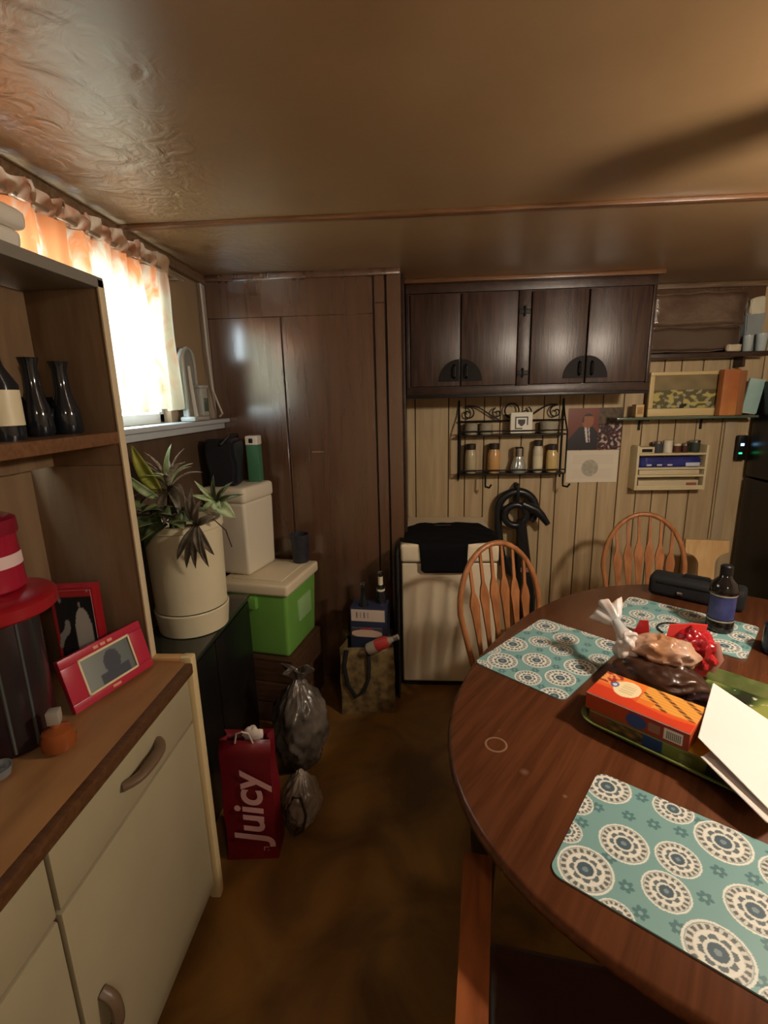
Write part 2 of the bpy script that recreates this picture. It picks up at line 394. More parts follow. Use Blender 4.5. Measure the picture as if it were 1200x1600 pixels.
def curtain(label, ya, yb, zb, ph, hx=-.985):
    t = thing('curtain', label, 'curtain', (hx, (ya+yb)/2, zb), group='sheer window curtains')
    n = max(60, int((yb-ya)*190))
    def wave(y, v): return (.016*math.sin(y*58+ph+1.6*math.sin(y*7))+.007*math.sin(y*139+v*2+ph))*(.7+.5*v)
    def f(s, v):
        y = ya+(yb-ya)*s; z = 2.055+(zb-2.055)*v
        x = hx+wave(y, v)+.004*math.sin(v*5+y*20)+.004*noise.noise(Vector((y*22, z*14, ph)))*(1-v)
        return (x, y+.004*math.sin(v*9+y*40), z+.005*math.sin(y*50)*v)
    MB().grid(f, n, 22).build('drape', M_curt, t, angle=180, fix=False)
    def g(s, v):
        y = ya+(yb-ya)*s; z = 2.118-.062*v+.010*math.sin(y*47+ph)*(1-v)+.008*noise.noise(Vector((y*30, ph, v*2)))
        x = hx+wave(y, 0)*.9+.010*math.sin(PI*v)*(1+.5*math.sin(y*90+ph))+.005*math.sin(y*170+v*6)
        return (x, y, z)
    MB().grid(g, n, 8).build('ruffle_header', M_val, t, angle=180, fix=False)
    return t
curtain('peach floral sheer curtain panel behind the top of the hutch', .30, 1.452, 1.42, .3)
curtain('peach floral sheer curtain panel between the hutch and the window corner', 1.485, 2.085, 1.528, 1.4)
rod = MB().tube([(-.985, .2, 2.068), (-.985, 2.2, 2.068)], .007)
for y in (.24, 2.17): rod.tube([(-1.028, y, 2.068), (-.985, y, 2.068)], .006)
tag(rod.build('curtain_rod', mat('rod_paint', (150, 132, 110), .4, metal=.3)), 'thin metal curtain rod just under the ceiling at the window', 'curtain rod')
# pull cord by the corner
tag(MB().tube([(-1.005, 2.43, 2.1), (-1.0, 2.425, 1.8), (-.995, 2.43, 1.62), (-.975, 2.44, 1.54), (-.965, 2.45, 1.50), (-.985, 2.46, 1.485)], .005).build('pull_cord', mat('cord_white', (190, 188, 180), .6)), 'pale pull cord hanging in the window corner', 'cord')
# pale upright appliance on sill
ap = thing('desk_appliance', 'pale grey arch-topped appliance with small display on the window sill', 'appliance', (-.975, 2.15, 1.476))
M_pg = mat('pale_grey_plastic', (164, 166, 160), .4)
B(-1.012, -.945, 2.09, 2.25, 1.476, 1.496, .007).build('base', M_pg, ap)
ar = [(2.10, 1.49)]+[(2.155-.055*math.cos(k*PI/14), 1.73+.055*math.sin(k*PI/14)) for k in range(15)]+[(2.21, 1.49)]
MB().prism(ar, .02, lambda a, b_, t: (-1.0+t, a, b_)).build('arch_panel', mat('grey_panel', (134, 136, 130), .45), ap)
MB().tube([(-.978, 2.10, 1.49), (-.978, 2.10, 1.73)]+[(-.978, 2.155-.055*math.cos(k*PI/10), 1.73+.055*math.sin(k*PI/10)) for k in range(1, 11)]+[(-.978, 2.21, 1.62)], .007).build('arch_rim', M_pg, ap)
MB().tube([(-.975, 2.165, 1.49), (-.975, 2.15, 1.60), (-.975, 2.14, 1.71)], [.012, .010, .008]).build('column', mat('ridge_white', (206, 204, 194), .4), ap)
B(-.985, -.945, 2.185, 2.245, 1.495, 1.62, .007).build('body', M_pg, ap)
B(-.95, -.942, 2.195, 2.235, 1.515, 1.575, .003).build('display', mat('grey_green_display', (74, 90, 82), .25), ap)
B(-.99, -.94, 2.18, 2.25, 1.618, 1.632, .005).build('cap', M_pg, ap)

# ================================================================== HUTCH
M_hwood = wood('hutch_inner_wood', (132, 108, 82), (116, 92, 68), rough=.42, scale=4, stretch=(5, 5, .7))
M_hshelf = wood('hutch_shelf_wood', (120, 84, 56), (98, 66, 42), rough=.4)
M_ctop = wood('hutch_counter', (156, 114, 72), (136, 97, 60), rough=.36, scale=3, stretch=(6, 1, 6))
M_edge = wood('counter_edge_wood', (98, 66, 40), (74, 48, 28), rough=.4)
hx0, hxF, hy0, hy1 = -.952, -.65, -.62, 1.236
hu = thing('hutch', 'cream laminate hutch with open upper shelves and wood counter at the left', 'hutch', (-.8, .3, 0))
hxb = -1.018
c = MB(); c.box(hxb, hxF-.02, hy0, hy1-.02, .06, .80); c.box(hxb, hxF-.06, hy0+.01, hy1-.02, 0, .06)
c.build('base_carcass', mat('carcass_dark', (92, 80, 62), .6), hu)
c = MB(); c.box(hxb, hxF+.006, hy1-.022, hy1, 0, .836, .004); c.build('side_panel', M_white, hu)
c = MB(); c.box(hxF-.02, hxF+.014, hy1-.026, hy1+.006, 0.0, .852, .007); c.build('edge_post', mat('pale_edge', (206, 186, 142), .45), hu)
B(hxb, hxF-.002, hy0, hy1-.02, .80, .838, .004).build('countertop', M_ctop, hu)
B(hxF-.004, hxF+.018, hy0, hy1-.026, .805, .838, .006).build('counter_edge', M_edge, hu)
B(hx0, hxF+.0, hy1-.024, hy1+.004, .836, .85, .005).build('end_strip', mat('strip_wood', (190, 150, 100), .4), hu)
M_hhandle = mat('handle_brown', (104, 84, 66), .4)
def pull(p, axis, L_, par):
    pts = []
    for i in range(13):
        s = -1+2*i/12; o = .026*(1-s**4)
        q = Vector(p)+Vector((o, 0, 0))
        if axis == 'y': q.y += s*L_/2
        else: q.z += s*L_/2
        pts.append(q)
    MB().tube(pts, [.010+.002*(1-abs(-1+2*i/12)) for i in range(13)], 10, flat=1.3).build('handle', M_hhandle, par)
for a, b_ in ((.662, 1.207), (.10, .652), (-.462, .09)):
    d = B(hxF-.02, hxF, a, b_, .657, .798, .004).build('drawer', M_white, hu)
    pull((hxF, (a+b_)/2+.012, .733), 'y', .15, d)
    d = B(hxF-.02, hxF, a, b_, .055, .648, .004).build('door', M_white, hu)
    pull((hxF, a+.05, .33), 'z', .11, d)
# upper section
ux = -.755
B(hx0, ux, hy1-.022, hy1, 1.40, 1.846, .002).build('upper_side', M_hwood, hu)
B(hxb, ux, hy1-.022, hy1, .85, 1.3995, .002).build('upper_side', M_hwood, hu)
B(ux-.001, ux+.004, hy1-.023, hy1+.001, .85, 1.846, .001).build('edge_band', mat('edge_cream', (206, 190, 158), .5), hu)
B(hx0, ux, hy0, hy0+.022, .838, 1.846, .002).build('upper_side', M_hwood, hu)
B(hx0, hx0+.01, hy0+.022, hy1-.022, 1.40, 1.825).build('back_panel', M_hwood, hu)
B(hxb, hxb+.01, hy0+.022, hy1-.022, .838, 1.40).build('back_panel', M_hwood, hu)
B(hx0, ux+.004, hy0, hy1, 1.826, 1.852, .003).build('top_board', mat('hutch_top', (128, 124, 116), .4), hu)
B(hx0+.01, ux, hy0+.022, hy1-.022, 1.456, 1.486, .003).build('shelf', M_hshelf, hu)
# things in the upper compartment
def bottle(name, label, cat, loc, prof, m, n=20, group=None, capprof=None, capm=None, labelband=None):
    t = thing(name, label, cat, loc, 0, group)
    MB().lathe(prof, n).build('body', m, t, local=True)
    if capprof: MB().lathe(capprof, n).build('cap', capm, t, local=True)
    if labelband:
        r, z0, z1, lm = labelband
        MB().lathe([(r, z0), (r, z1)], n, cap=False).build('label_band', lm, t, local=True)
    return t
vase = [(.028, 0), (.034, .01), (.03, .06), (.018, .10), (.016, .15), (.022, .17), (.018, .17)]
bottle('glass_vase', 'dark slim glass vase on the upper hutch shelf, nearest the window side', 'vase', (-.85, 1.165, 1.486), vase, M_dkglass)
bottle('glass_vase', 'dark slim glass vase second from the window side on the upper hutch shelf', 'vase', (-.86, 1.085, 1.486), [(r*.95, z*1.02) for r, z in vase], M_dkglass)
bottle('glass_bottle', 'dark bottle with pale label at the left picture edge on the upper hutch shelf', 'bottle', (-.83, .955, 1.486), [(.033, 0), (.035, .01), (.035, .11), (.014, .15), (.013, .19), (.016, .2), (.012, .2)], M_dkglass, labelband=(.0355, .03, .10, M_cream))
bx = thing('black_case', 'black box lying at the back of the upper hutch shelf behind the vases', 'box', (-.91, 1.1, 1.486))
B(-.938, -.895, 1.0, 1.2, 1.486, 1.56, .006).build('body', M_black, bx); B(-.94, -.893, .998, 1.202, 1.56, 1.575, .004).build('lid', M_blackm, bx)
# white container on top of hutch
wt = thing('storage_tub', 'white plastic tub with rounded lid on top of the hutch', 'tub', (-.85, 1.02, 1.852))
B(-.93, -.80, .80, 1.065, 1.852, 1.905, .02, 3, taper=.94).build('body', mat('white_plastic', (226, 222, 210), .35), wt)
B(-.937, -.793, .793, 1.072, 1.905, 1.945, .018, 3).build('lid', MATS['white_plastic'], wt)

# ---- things on the counter
jar = thing('red_lid_canister', 'large dark canister with a wide red lid on the hutch counter', 'canister', (-.886, .888, .838))
M_can = mat('canister_dark', (38, 40, 42), .25, rgb2=(54, 22, 26), vscale=9, stretch=(3, 3, .3))
MB().lathe([(.076, 0), (.08, .006), (.083, .30), (.08, .31)], 32, (0, 0, 0)).build('body', M_can, jar, local=True)
for a in (-75, -50, -20):
    x, y = .083*math.cos(R(a)), .083*math.sin(R(a))
    MB().tube([(x*.97, y*.97, .01), (x, y, .30)], .0035, 6).build('highlight_line', mat('highlight_grey', (74, 80, 80), .3), jar, local=True)  # highlights on the dark body, put in as lighter grey lines
MB().lathe([(.116, .30), (.122, .305), (.122, .328), (.112, .336), (.02, .338)], 36).build('lid', M_red, jar, local=True)
tin = thing('red_tin', 'round crimson tin with white label band stacked on the red canister lid', 'tin', (-.905, .915, 1.177))
M_crim = mat('crimson_gloss', (158, 26, 52), .22)
MB().lathe([(.066, 0), (.07, .004), (.066, .125), (.068, .13)], 28).build('body', M_crim, tin, local=True)
MB().lathe([(.071, .12), (.072, .124), (.071, .15), (.062, .156), (.02, .156)], 28).build('lid', mat('crimson_lid', (128, 22, 44), .3), tin, local=True)
MB().lathe([(.0702, .052), (.0692, .078)], 28, cap=False).build('label_band', mat('label_pinkwhite', (222, 196, 196), .5), tin, local=True)
B(-.026, .026, -.0705, -.062, .006, .03, .001, xf=Matrix.Rotation(R(25), 4, 'Z')).build('price_sticker', mat('sticker', (190, 180, 160), .5), tin, local=True)
# small box with picture
def catpic(s, t):
    d = noise.noise(Vector((s*5, t*5, 3.1)))
    if (s-.7)**2/.05+(t-.45)**2/.12 < 1: return (178, 172, 162)
    if d > .25: return (150, 146, 140)
    if s < .06 or t > .93: return (166, 44, 44)
    return (34, 34, 36)
pb = thing('picture_box', 'small red box with black and white picture beside the red canister', 'box', (-.90, 1.155, .838), R(8))
B(-.055, .055, -.02, .02, 0, .255, .003).build('body', M_red, pb, local=True)
printed('picture_print', (-.05, -.0205, .01), (1, 0, 0), (0, 0, 1), .1, .238, 40, 60, catpic, pb, local=True, rough=.3)
# pink photo frame, leaning back, facing the camera
pf = thing('photo_frame', 'crimson photo frame leaning on the counter with a grey reflection painted on its pane', 'photo frame', (-.775, 1.08, .84), rot=(R(-15), 0, R(73)))
M_pink = mat('frame_crimson', (176, 44, 66), .32)
fwid, fht = .235, .135
c = MB()
c.box(-fwid/2, fwid/2, -.008, .008, 0, .022, .003); c.box(-fwid/2, fwid/2, -.008, .008, fht-.022, fht, .003)
c.box(-fwid/2, -fwid/2+.047, -.008, .008, .022, fht-.022, .003); c.box(fwid/2-.047, fwid/2, -.008, .008, .022, fht-.022, .003)
c.build('frame_border', M_pink, pf, local=True)
c = MB()
for a, b_, p, q in ((-.074, .074, .02, .026), (-.074, .074, fht-.026, fht-.02), (-.074, -.069, .02, fht-.02), (.069, .074, .02, fht-.02)): c.box(a, b_, -.010, -.006, p, q, .001, 1)
c.build('inner_trim', mat('cream_trim', (220, 208, 170), .35), pf, local=True)
printed('picture_print', (-.07, -.004, .024), (1, 0, 0), (0, 0, 1), .14, fht-.048, 40, 24, lambda s, t: (78, 82, 92) if (s-.58)**2/.03+(t-.55)**2/.12 < 1 or (t < .3 and abs(s-.58) < .3) else mix((140, 148, 146), (104, 112, 112), s), pf, local=True, rough=.12)  # grey figure and fade are the pane's reflection, painted into the colours
M_gold = mat('gold_letter', (214, 150, 120), .4)
for i, (x, z) in enumerate(((-.02, fht-.011), (.0, fht-.011), (.02, fht-.011))): B(x-.007, x+.007, -.0095, -.008, z-.004, z+.004, .001).build('ornament', M_gold, pf, local=True)
B(-.012, .012, -.0095, -.008, .007, .014, .001).build('ornament', M_gold, pf, local=True)
B(-.02, .02, .008, .012, .0, .09, .001, xf=Matrix.Translation((0, .0, 0)) @ Matrix.Rotation(R(-32), 4, 'X')).build('easel_back', M_blackm, pf, local=True)
# perfume
pe = thing('perfume_bottle', 'small amber perfume bottle with clear square cap at the counter front', 'perfume bottle', (-.765, .86, .838), R(20))
MB().lathe([(.02, 0), (.032, .006), (.034, .025), (.028, .045), (.012, .054), (.01, .062)], 20).build('body', mat('amber_glass', (196, 108, 56), .08, trans=.55, ior=1.4), pe, local=True)
B(-.012, .012, -.012, .012, .062, .092, .003).build('cap', mat('clear_cap', (210, 205, 190), .1, trans=.5), pe, local=True)
sh = thing('glass_dish', 'little grey glass dish at the left picture edge of the counter', 'dish', (-.83, .775, .838))
MB().lathe([(.012, 0), (.022, .004), (.026, .022), (.024, .022), (.018, .006)], 18).build('body', mat('grey_glass', (120, 124, 126), .1, spec=.8), sh, local=True)

# ================================================================== BLACK CABINET + PLANTER
bc = thing('black_cabinet', 'low black cabinet with a glossy glass top beside the hutch', 'cabinet', (-.89, 1.64, 0))
B(-1.02, -.765, 1.256, 2.03, 0, .682, .004).build('body', M_black, bc)
B(-1.022, -.757, 1.25, 2.04, .682, .70, .005).build('top', mat('dark_glass_top', (52, 54, 44), .12, spec=.7), bc)
for a, b_ in ((1.262, 1.64), (1.646, 2.025)): B(-.765, -.761, a, b_, .03, .67, .002).build('door', M_black, bc)
PX, PY, PZ = -.875, 1.73, .70
pt = thing('planter', 'cream cylindrical planter with a dark seam on the black cabinet', 'planter', (PX, PY, PZ))
MB().lathe([(.118, 0), (.128, .004), (.138, .088), (.134, .092), (.1, .09)], 40).build('saucer', M_cream, pt, local=True)
MB().lathe([(.129, .089), (.131, .097)], 40, cap=False).build('seam', M_blackm, pt, local=True)
MB().lathe([(.10, .09), (.132, .096), (.139, .40), (.145, .404), (.145, .43), (.136, .43), (.132, .40), (.128, .385)], 40).build('pot', M_cream, pt, local=True)
MB().lathe([(.128, .38), (.06, .392), (.01, .395)], 30).build('soil', mat('soil', (44, 32, 24), .95, bump=.5), pt, local=True)
pl = thing('house_plant', 'mixed leafy house plant with yellow-edged and purple striped leaves in the planter', 'plant', (PX, PY, PZ+.395))
M_lg = mat('leaf_dark', (62, 76, 50), .3, rgb2=(110, 122, 82), vscale=20)
M_ls = mat('leaf_striped', (190, 178, 162), .35, rgb2=(104, 94, 86), vscale=30, stretch=(6, 6, 1))
M_lp = mat('leaf_purple', (122, 110, 98), .4, rgb2=(80, 76, 60), vscale=30)
M_ly = mat('leaf_yellow', (206, 204, 98), .4, rgb2=(150, 160, 70), vscale=14)
M_lf = mat('leaf_fresh', (130, 158, 100), .35, rgb2=(192, 206, 164), vscale=24)
M_stem = mat('stem', (58, 46, 34), .6)
def leaf(base, tip, wd, m, sag=.0, up=(0, 0, 1), fold=.25):
    base = Vector(base); tip = Vector(tip); d = tip-base; L_ = d.length; t = d.normalized()
    side = t.cross(Vector(up)); side = side.normalized() if side.length > .05 else Vector((1, 0, 0))
    nn = side.cross(t)
    b = MB(); n = 8
    def f(s, v):
        w_ = wd*math.sin(PI*min(1, .06+v*.94))**.8*(1-v*.25)
        k = 2*s-1
        return base+d*v+nn*(4*sag*v*(1-v))+side*(k*w_/2)+nn*(abs(k)*w_*fold)
    b.grid(f, 4, n); o = b.build('leaf', m, pl, fix=False, angle=180)
    md = o.modifiers.new('thick', 'SOLIDIFY'); md.thickness = .0012
    return o
bx_, by_, bz_ = PX, PY, PZ+.40
for pts, r in (([(bx_-.02, by_-.03, bz_-.02), (bx_-.01, by_-.05, bz_+.08), (bx_+.0, by_-.05, bz_+.16)], .016), ([(bx_+.02, by_-.05, bz_-.02), (bx_+.05, by_-.07, bz_+.05), (bx_+.10, by_-.06, bz_+.09), (bx_+.17, by_-.05, bz_+.11)], .004),
               ([(bx_+.04, by_-.08, bz_-.02), (bx_+.1, by_-.12, bz_+.04), (bx_+.14, by_-.14, bz_+.0)], .004)):
    MB().tube(pts, r, 8).build('stem', M_stem, pl)
top = Vector((bx_-.005, by_-.06, bz_+.165))
leaf((bx_-.03, by_-.07, bz_+.14), (-.955, 1.60, 1.42), .06, M_ly, .012, up=(0, -1, .2))
leaf((bx_-.03, by_-.08, bz_+.12), (-1.0, 1.60, 1.33), .035, M_lf, .02, up=(0, -1, .2))
for i in range(17):          # striped tuft
    a = R(-95+i*22); l = .13+.05*random.random(); e = R(15+55*random.random())
    tip = top+Vector((l*math.cos(a)*math.cos(e), l*math.sin(a)*math.cos(e)*.6, l*math.sin(e)+.0))
    leaf(top+Vector((.008*math.cos(a), .008*math.sin(a), 0)), tip, .027, M_ls if i % 4 else M_lf, .016)
for dx, dz in ((-.15, -.01), (-.13, -.06), (-.09, -.10), (.09, -.03), (.06, -.09), (.0, -.11)):   # drooping lower whorl of the tuft
    leaf(top+Vector((0, -.005, -.02)), top+Vector((dx, -.07, dz)), .034, M_lp, .03)
fr_ = by_-.15
for x0, z0, x1, z1, w_ in ((-.02, .05, -.135, .015, .075), (-.03, .03, -.12, -.05, .085), (.0, .04, -.06, -.035, .07), (.02, .05, .09, .035, .065), (.03, .03, .13, .06, .055), (-.01, .06, .05, .085, .06), (-.05, .08, -.14, .10, .06), (.0, .07, -.05, .10, .055)):
    leaf((bx_+x0, by_-.11, bz_+z0), (bx_+x1, fr_-.02, bz_+z1), w_, M_lg, .022, up=(0, -.6, 1), fold=.18)
h0 = Vector((bx_+.125, by_-.15, bz_+.045))
for dx, dz, dy in ((-.075, -.12, -.02), (-.045, -.15, -.02), (-.01, -.15, -.025), (.03, -.15, -.01), (.05, -.11, .0), (.015, -.10, -.03), (.0, .13, -.01), (.03, .09, -.02), (-.03, .10, 0), (.07, .03, 0)):
    leaf(h0, h0+Vector((dx, dy, dz)), .03, M_lp, .014, up=(0, -1, .3))
MB().tube([h0, h0+Vector((.06, 0, .02)), h0+Vector((.1, .0, -.02)), h0+Vector((.115, 0, -.08))], .0025, 6).build('stem', M_stem, pl)
h1 = Vector((bx_+.17, by_-.07, bz_+.11))
for dx, dz, w_ in ((.075, -.055, .055), (.11, .03, .02), (.075, .075, .02), (.01, .10, .02), (-.06, .08, .018), (-.08, .03, .02), (.02, -.04, .04), (-.05, -.03, .02)):
    leaf(h1, h1+Vector((dx, -.03, dz)), w_, M_lf if w_ > .02 or dx < 0 else M_lg, .014, up=(0, -1, .4))
for i in range(14):
    a = R(190+i*13); l = .10+.05*random.random()
    leaf((bx_, by_-.05, bz_+.02), (bx_+l*math.cos(a), by_-.05+l*math.sin(a), bz_+.03+.09*random.random()), .045, (M_lg, M_lp, M_lg)[i % 3], .03)

def crumple(amp, f, seed): return lambda v: v+Vector((noise.noise(v*f+Vector((seed, 0, 0))), noise.noise(v*f+Vector((0, seed, 0)))*.6, noise.noise(v*f+Vector((0, 0, seed)))))*amp
def crumpled_box(x0, x1, y0, y1, z0, z1, amp, f, seed, cuts=6):
    bm = bmesh.new(); bmesh.ops.create_cube(bm, size=1)
    for v in bm.verts: v.co = Vector(((x0+x1)/2+v.co.x*(x1-x0), (y0+y1)/2+v.co.y*(y1-y0), (z0+z1)/2+v.co.z*(z1-z0)))
    bmesh.ops.bevel(bm, geom=list(bm.edges), offset=min(x1-x0, y1-y0, z1-z0)*.12, segments=2, affect='EDGES')
    bmesh.ops.subdivide_edges(bm, edges=list(bm.edges), cuts=cuts, use_grid_fill=True)
    fn = crumple(amp, f, seed)
    for v in bm.verts:
        z = v.co.z; v.co = fn(v.co); v.co.z = max(v.co.z, z0)
    bm.verts.index_update(); b = MB().add([v.co.copy() for v in bm.verts], [[v.index for v in f_.verts] for f_ in bm.faces]); bm.free(); return b

# ================================================================== COOLERS ETC
rot = R(-10.8)
GO = Vector((-.59, 2.06, 0))   # near right corner
GM = Matrix.Translation(GO) @ Matrix.Rotation(rot, 4, 'Z')
GW, GL = .36, .375
bxw = thing('cardboard_box', 'brown wooden crate under the green cooler', 'crate', GM @ Vector((-GW/2, GL/2, 0)), rot)
M_crate = wood('crate_wood', (86, 58, 38), (66, 42, 26), rough=.6)
bxw.name = 'wooden_crate'; WM[bxw.name] = GM @ Matrix.Translation((-GW/2, GL/2, 0))
for z in (.0, .113, .226): B(-GW/2, GW/2, -GL/2, GL/2, z, z+.108, .004).build('slat', M_crate, bxw, local=True)
B(-GW/2, GW/2, -GL/2, GL/2, .338, .352, .003).build('top', M_crate, bxw, local=True)
gc = thing('green_cooler', 'lime green hard cooler with cream lid on the wooden crate', 'cooler', GM @ Vector((-GW/2, GL/2, .352)), rot)
M_green = mat('cooler_green', (116, 172, 78), .42, var=.12, vscale=4)
B(-GW/2+.01, GW/2-.01, -GL/2+.01, GL/2-.01, 0, .335, .02, 3, taper=.92).build('body', M_green, gc, local=True)
B(-GW/2-.002, GW/2+.002, -GL/2-.002, GL/2+.002, .32, .375, .014, 3).build('lid', mat('cooler_cream', (228, 214, 184), .4), gc, local=True)
B(-GW/2+.05, GW/2-.05, -GL/2+.05, GL/2-.05, .375, .38, .003).build('lid_panel', MATS['cooler_cream'], gc, local=True)
B(GW/2-.018, GW/2-.006, -.06, .09, .14, .25, .004).build('label_patch', mat('patch_green', (150, 190, 130), .5), gc, local=True)
B(-.12, .02, -GL/2-.012, -GL/2+.02, .25, .31, .008).build('front_grip', M_green, gc, local=True)
rw = R(-15)
wcl = thing('white_cooler', 'tall white foam cooler standing on the green cooler lid', 'cooler', (-.875, 2.325, .732), rw)
M_foam = mat('white_foam', (224, 216, 196), .55)
B(-.115, .115, -.125, .13, 0, .36, .018, 3, taper=.94).build('body', M_foam, wcl, local=True)
B(-.12, .12, -.13, .135, .355, .43, .022, 3).build('lid', M_foam, wcl, local=True)
bb = thing('black_bag', 'black soft bag on top of the white cooler below the sill', 'bag', (-.90, 2.31, 1.162))
def lump(amp, sc, seed):
    return lambda q, d: q*(1+amp*noise.noise(Vector((d.x*sc+seed, d.y*sc, d.z*sc))))
crumpled_box(-.985, -.845, 2.23, 2.37, 1.163, 1.385, .02, 9, 2).build('body', mat('black_nylon', (34, 35, 42), .45), bb, angle=60)
MB().tube([(-.9, 2.22, 1.36), (-.87, 2.26, 1.40), (-.86, 2.34, 1.40), (-.88, 2.40, 1.36)], .007).build('strap', M_black, bb)
gb = thing('green_carton', 'narrow green carton with white top leaning by the black bag on the white cooler', 'carton', (-.80, 2.40, 1.162))
B(-.832, -.772, 2.37, 2.43, 1.162, 1.345, .003).build('body', mat('carton_green', (64, 118, 88), .5), gb)
B(-.834, -.77, 2.368, 2.432, 1.345, 1.39, .006).build('white_top', mat('carton_white', (220, 216, 204), .5), gb)
B(-.815, -.795, 2.366, 2.37, 1.355, 1.378, .004).build('hand_hole', M_blackm, gb)
cu = thing('dark_cup', 'dark mesh cup on the green cooler lid behind the white cooler', 'cup', (-.60, 2.40, .732))
MB().lathe([(.038, 0), (.042, .004), (.048, .15), (.045, .15), (.04, .01)], 20).build('body', mat('mesh_dark', (46, 48, 58), .5, var=.4, vscale=60), cu, local=True)

# ================================================================== BAGS ON THE FLOOR
rb = thing('red_gift_bag', 'dark red paper gift bag with pale sideways lettering standing by the hutch', 'bag', (-.577, 1.40, 0), R(3))
M_bag = mat('bag_red', (116, 16, 26), .42, rgb2=(94, 11, 24), vscale=4, bump=.08, bscale=14)
def bagshape(w_, d_, h_, pinch=.45):
    b = MB()
    sec = [(-1, -1), (0, -1), (1, -1), (1, 0), (1, 1), (0, 1), (-1, 1), (-1, 0)]
    rows = 8; vs = []; fs = []
    for j in range(rows+1):
        z = h_*j/rows
        pin = 1-pinch*(j/rows)**2
        for (a, c_) in sec:
            px = a*w_/2*(1-.01*j/rows); py = c_*d_/2*pin
            if c_ == 0: px *= (1-.22*(j/rows))
            vs.append(Vector((px+.003*math.sin(z*30+a), py+.003*math.sin(z*24+a*2), z)))
    n = 8
    for j in range(rows):
        for k in range(n): fs.append((j*n+k, j*n+(k+1) % n, (j+1)*n+(k+1) % n, (j+1)*n+k))
    fs.append(tuple(range(n))[::-1])
    return b.add(vs, fs)
o = bagshape(.172, .10, .46).build('body', M_bag, rb, local=True, angle=30); o.modifiers.new('thick', 'SOLIDIFY').thickness = .0015
MB().tube([(-.03, -.03, .45), (-.02, -.035, .49), (.0, -.04, .50), (.02, -.035, .49), (.03, -.03, .45)], .003, 6).build('rope_handle', mat('rope_white', (200, 180, 170), .7), rb, local=True)
tm = mat('bag_letter', (196, 150, 150), .5)
bagfront = wmat(rb) @ frame_mtx(Vector((.005, -.052, .21)), (0, .045, 1), (-1, 0, 0))
text('lettering', 'Juicy', .145, bagfront, tm, rb, shear=.15, bold=.003)
text('small_lettering', 'r:', .035, wmat(rb) @ frame_mtx(Vector((.05, -.053, .05)), (1, 0, 0), (0, .045, 1)), tm, rb)
tis = thing('tissue_paper', 'white tissue paper poking out of the red gift bag', 'tissue', (-.57, 1.405, .44))
MB().ball((-.555, 1.405, .452), .035, .014, .035, 14, 9, lump(.5, 3, 2)).build('crumple', mat('tissue_white', (214, 200, 190), .7), tis)
def sack(name, label, loc, rx, ry, h_, m, seed, knot=True, strapm=None, tilt=0):
    t = thing(name, label, 'bag', loc)
    def fn(q, d):
        n1 = noise.noise(Vector((d.x*2+seed, d.y*2, d.z*2))); n2 = noise.noise(Vector((d.x*6+seed, d.y*6, d.z*5))); n3 = noise.noise(Vector((d.x*14+seed, d.y*14, d.z*6)))
        vd = noise.voronoi(Vector((d.x*3+seed, d.y*3, d.z*2.6)))[0]; ve = noise.voronoi(Vector((d.x*7+seed, d.y*7, d.z*5)))[0]; k = 1.04+.16*n1+.07*n2+.04*n3-.20*(vd[1]-vd[0])-.10*(ve[1]-ve[0])
        q = Vector((q.x*k, q.y*k, q.z*(1+.06*n2)))
        if d.z > .35: q.x *= 1-.55*(d.z-.35)/.65; q.y *= 1-.55*(d.z-.35)/.65
        q.z = max(q.z, -h_*.49); q.x += tilt*(q.z/h_)
        return q
    MB().ball((0, 0, h_*.49), rx, ry, h_*.5, 72, 52, fn).build('body', m, t, local=True, angle=180)
    if knot:
        def tw(u, v):
            a = 2*PI*u; r_ = rx*(.16+.34*v**1.3)*(1+.35*v*math.sin(5*a+seed)+.15*math.sin(9*a+3*v))
            return (math.cos(a)*r_, math.sin(a)*r_*.6, h_*(.93+.13*v)+.012*v*math.sin(3*a))
        o_ = MB().grid(tw, 48, 8).build('gathered_top', m, t, local=True, angle=180, fix=False); o_.modifiers.new('thick', 'SOLIDIFY').thickness = .001
    if strapm:
        MB().tube([(-rx*.5, -ry*.88, h_*.55), (-rx*.55, -ry*1.04, h_*.3), (-rx*.2, -ry*1.1, h_*.12), (rx*.25, -ry*1.08, h_*.2), (rx*.45, -ry*.98, h_*.45), (rx*.2, -ry*.85, h_*.72), (-rx*.2, -ry*.8, h_*.72)], .005, 8, closed=True).build('drawstring', strapm, t, local=True)
    return t
M_plas = mat('plastic_grey', (104, 95, 86), .25, rgb2=(66, 59, 52), vscale=9, spec=.6)
M_plas2 = mat('plastic_white', (150, 136, 120), .28, rgb2=(108, 96, 84), vscale=8, spec=.6)
sack('plastic_bag', 'crumpled grey plastic bag of groceries behind the red gift bag', (-.50, 1.80, 0), .115, .13, .44, M_plas, 1.3)
sack('plastic_bag', 'small whitish plastic bag with a dark drawstring loop right of the red gift bag', (-.432, 1.505, 0), .07, .075, .235, M_plas2, 5.1, knot=False, strapm=mat('cord_dark', (40, 26, 22), .6))
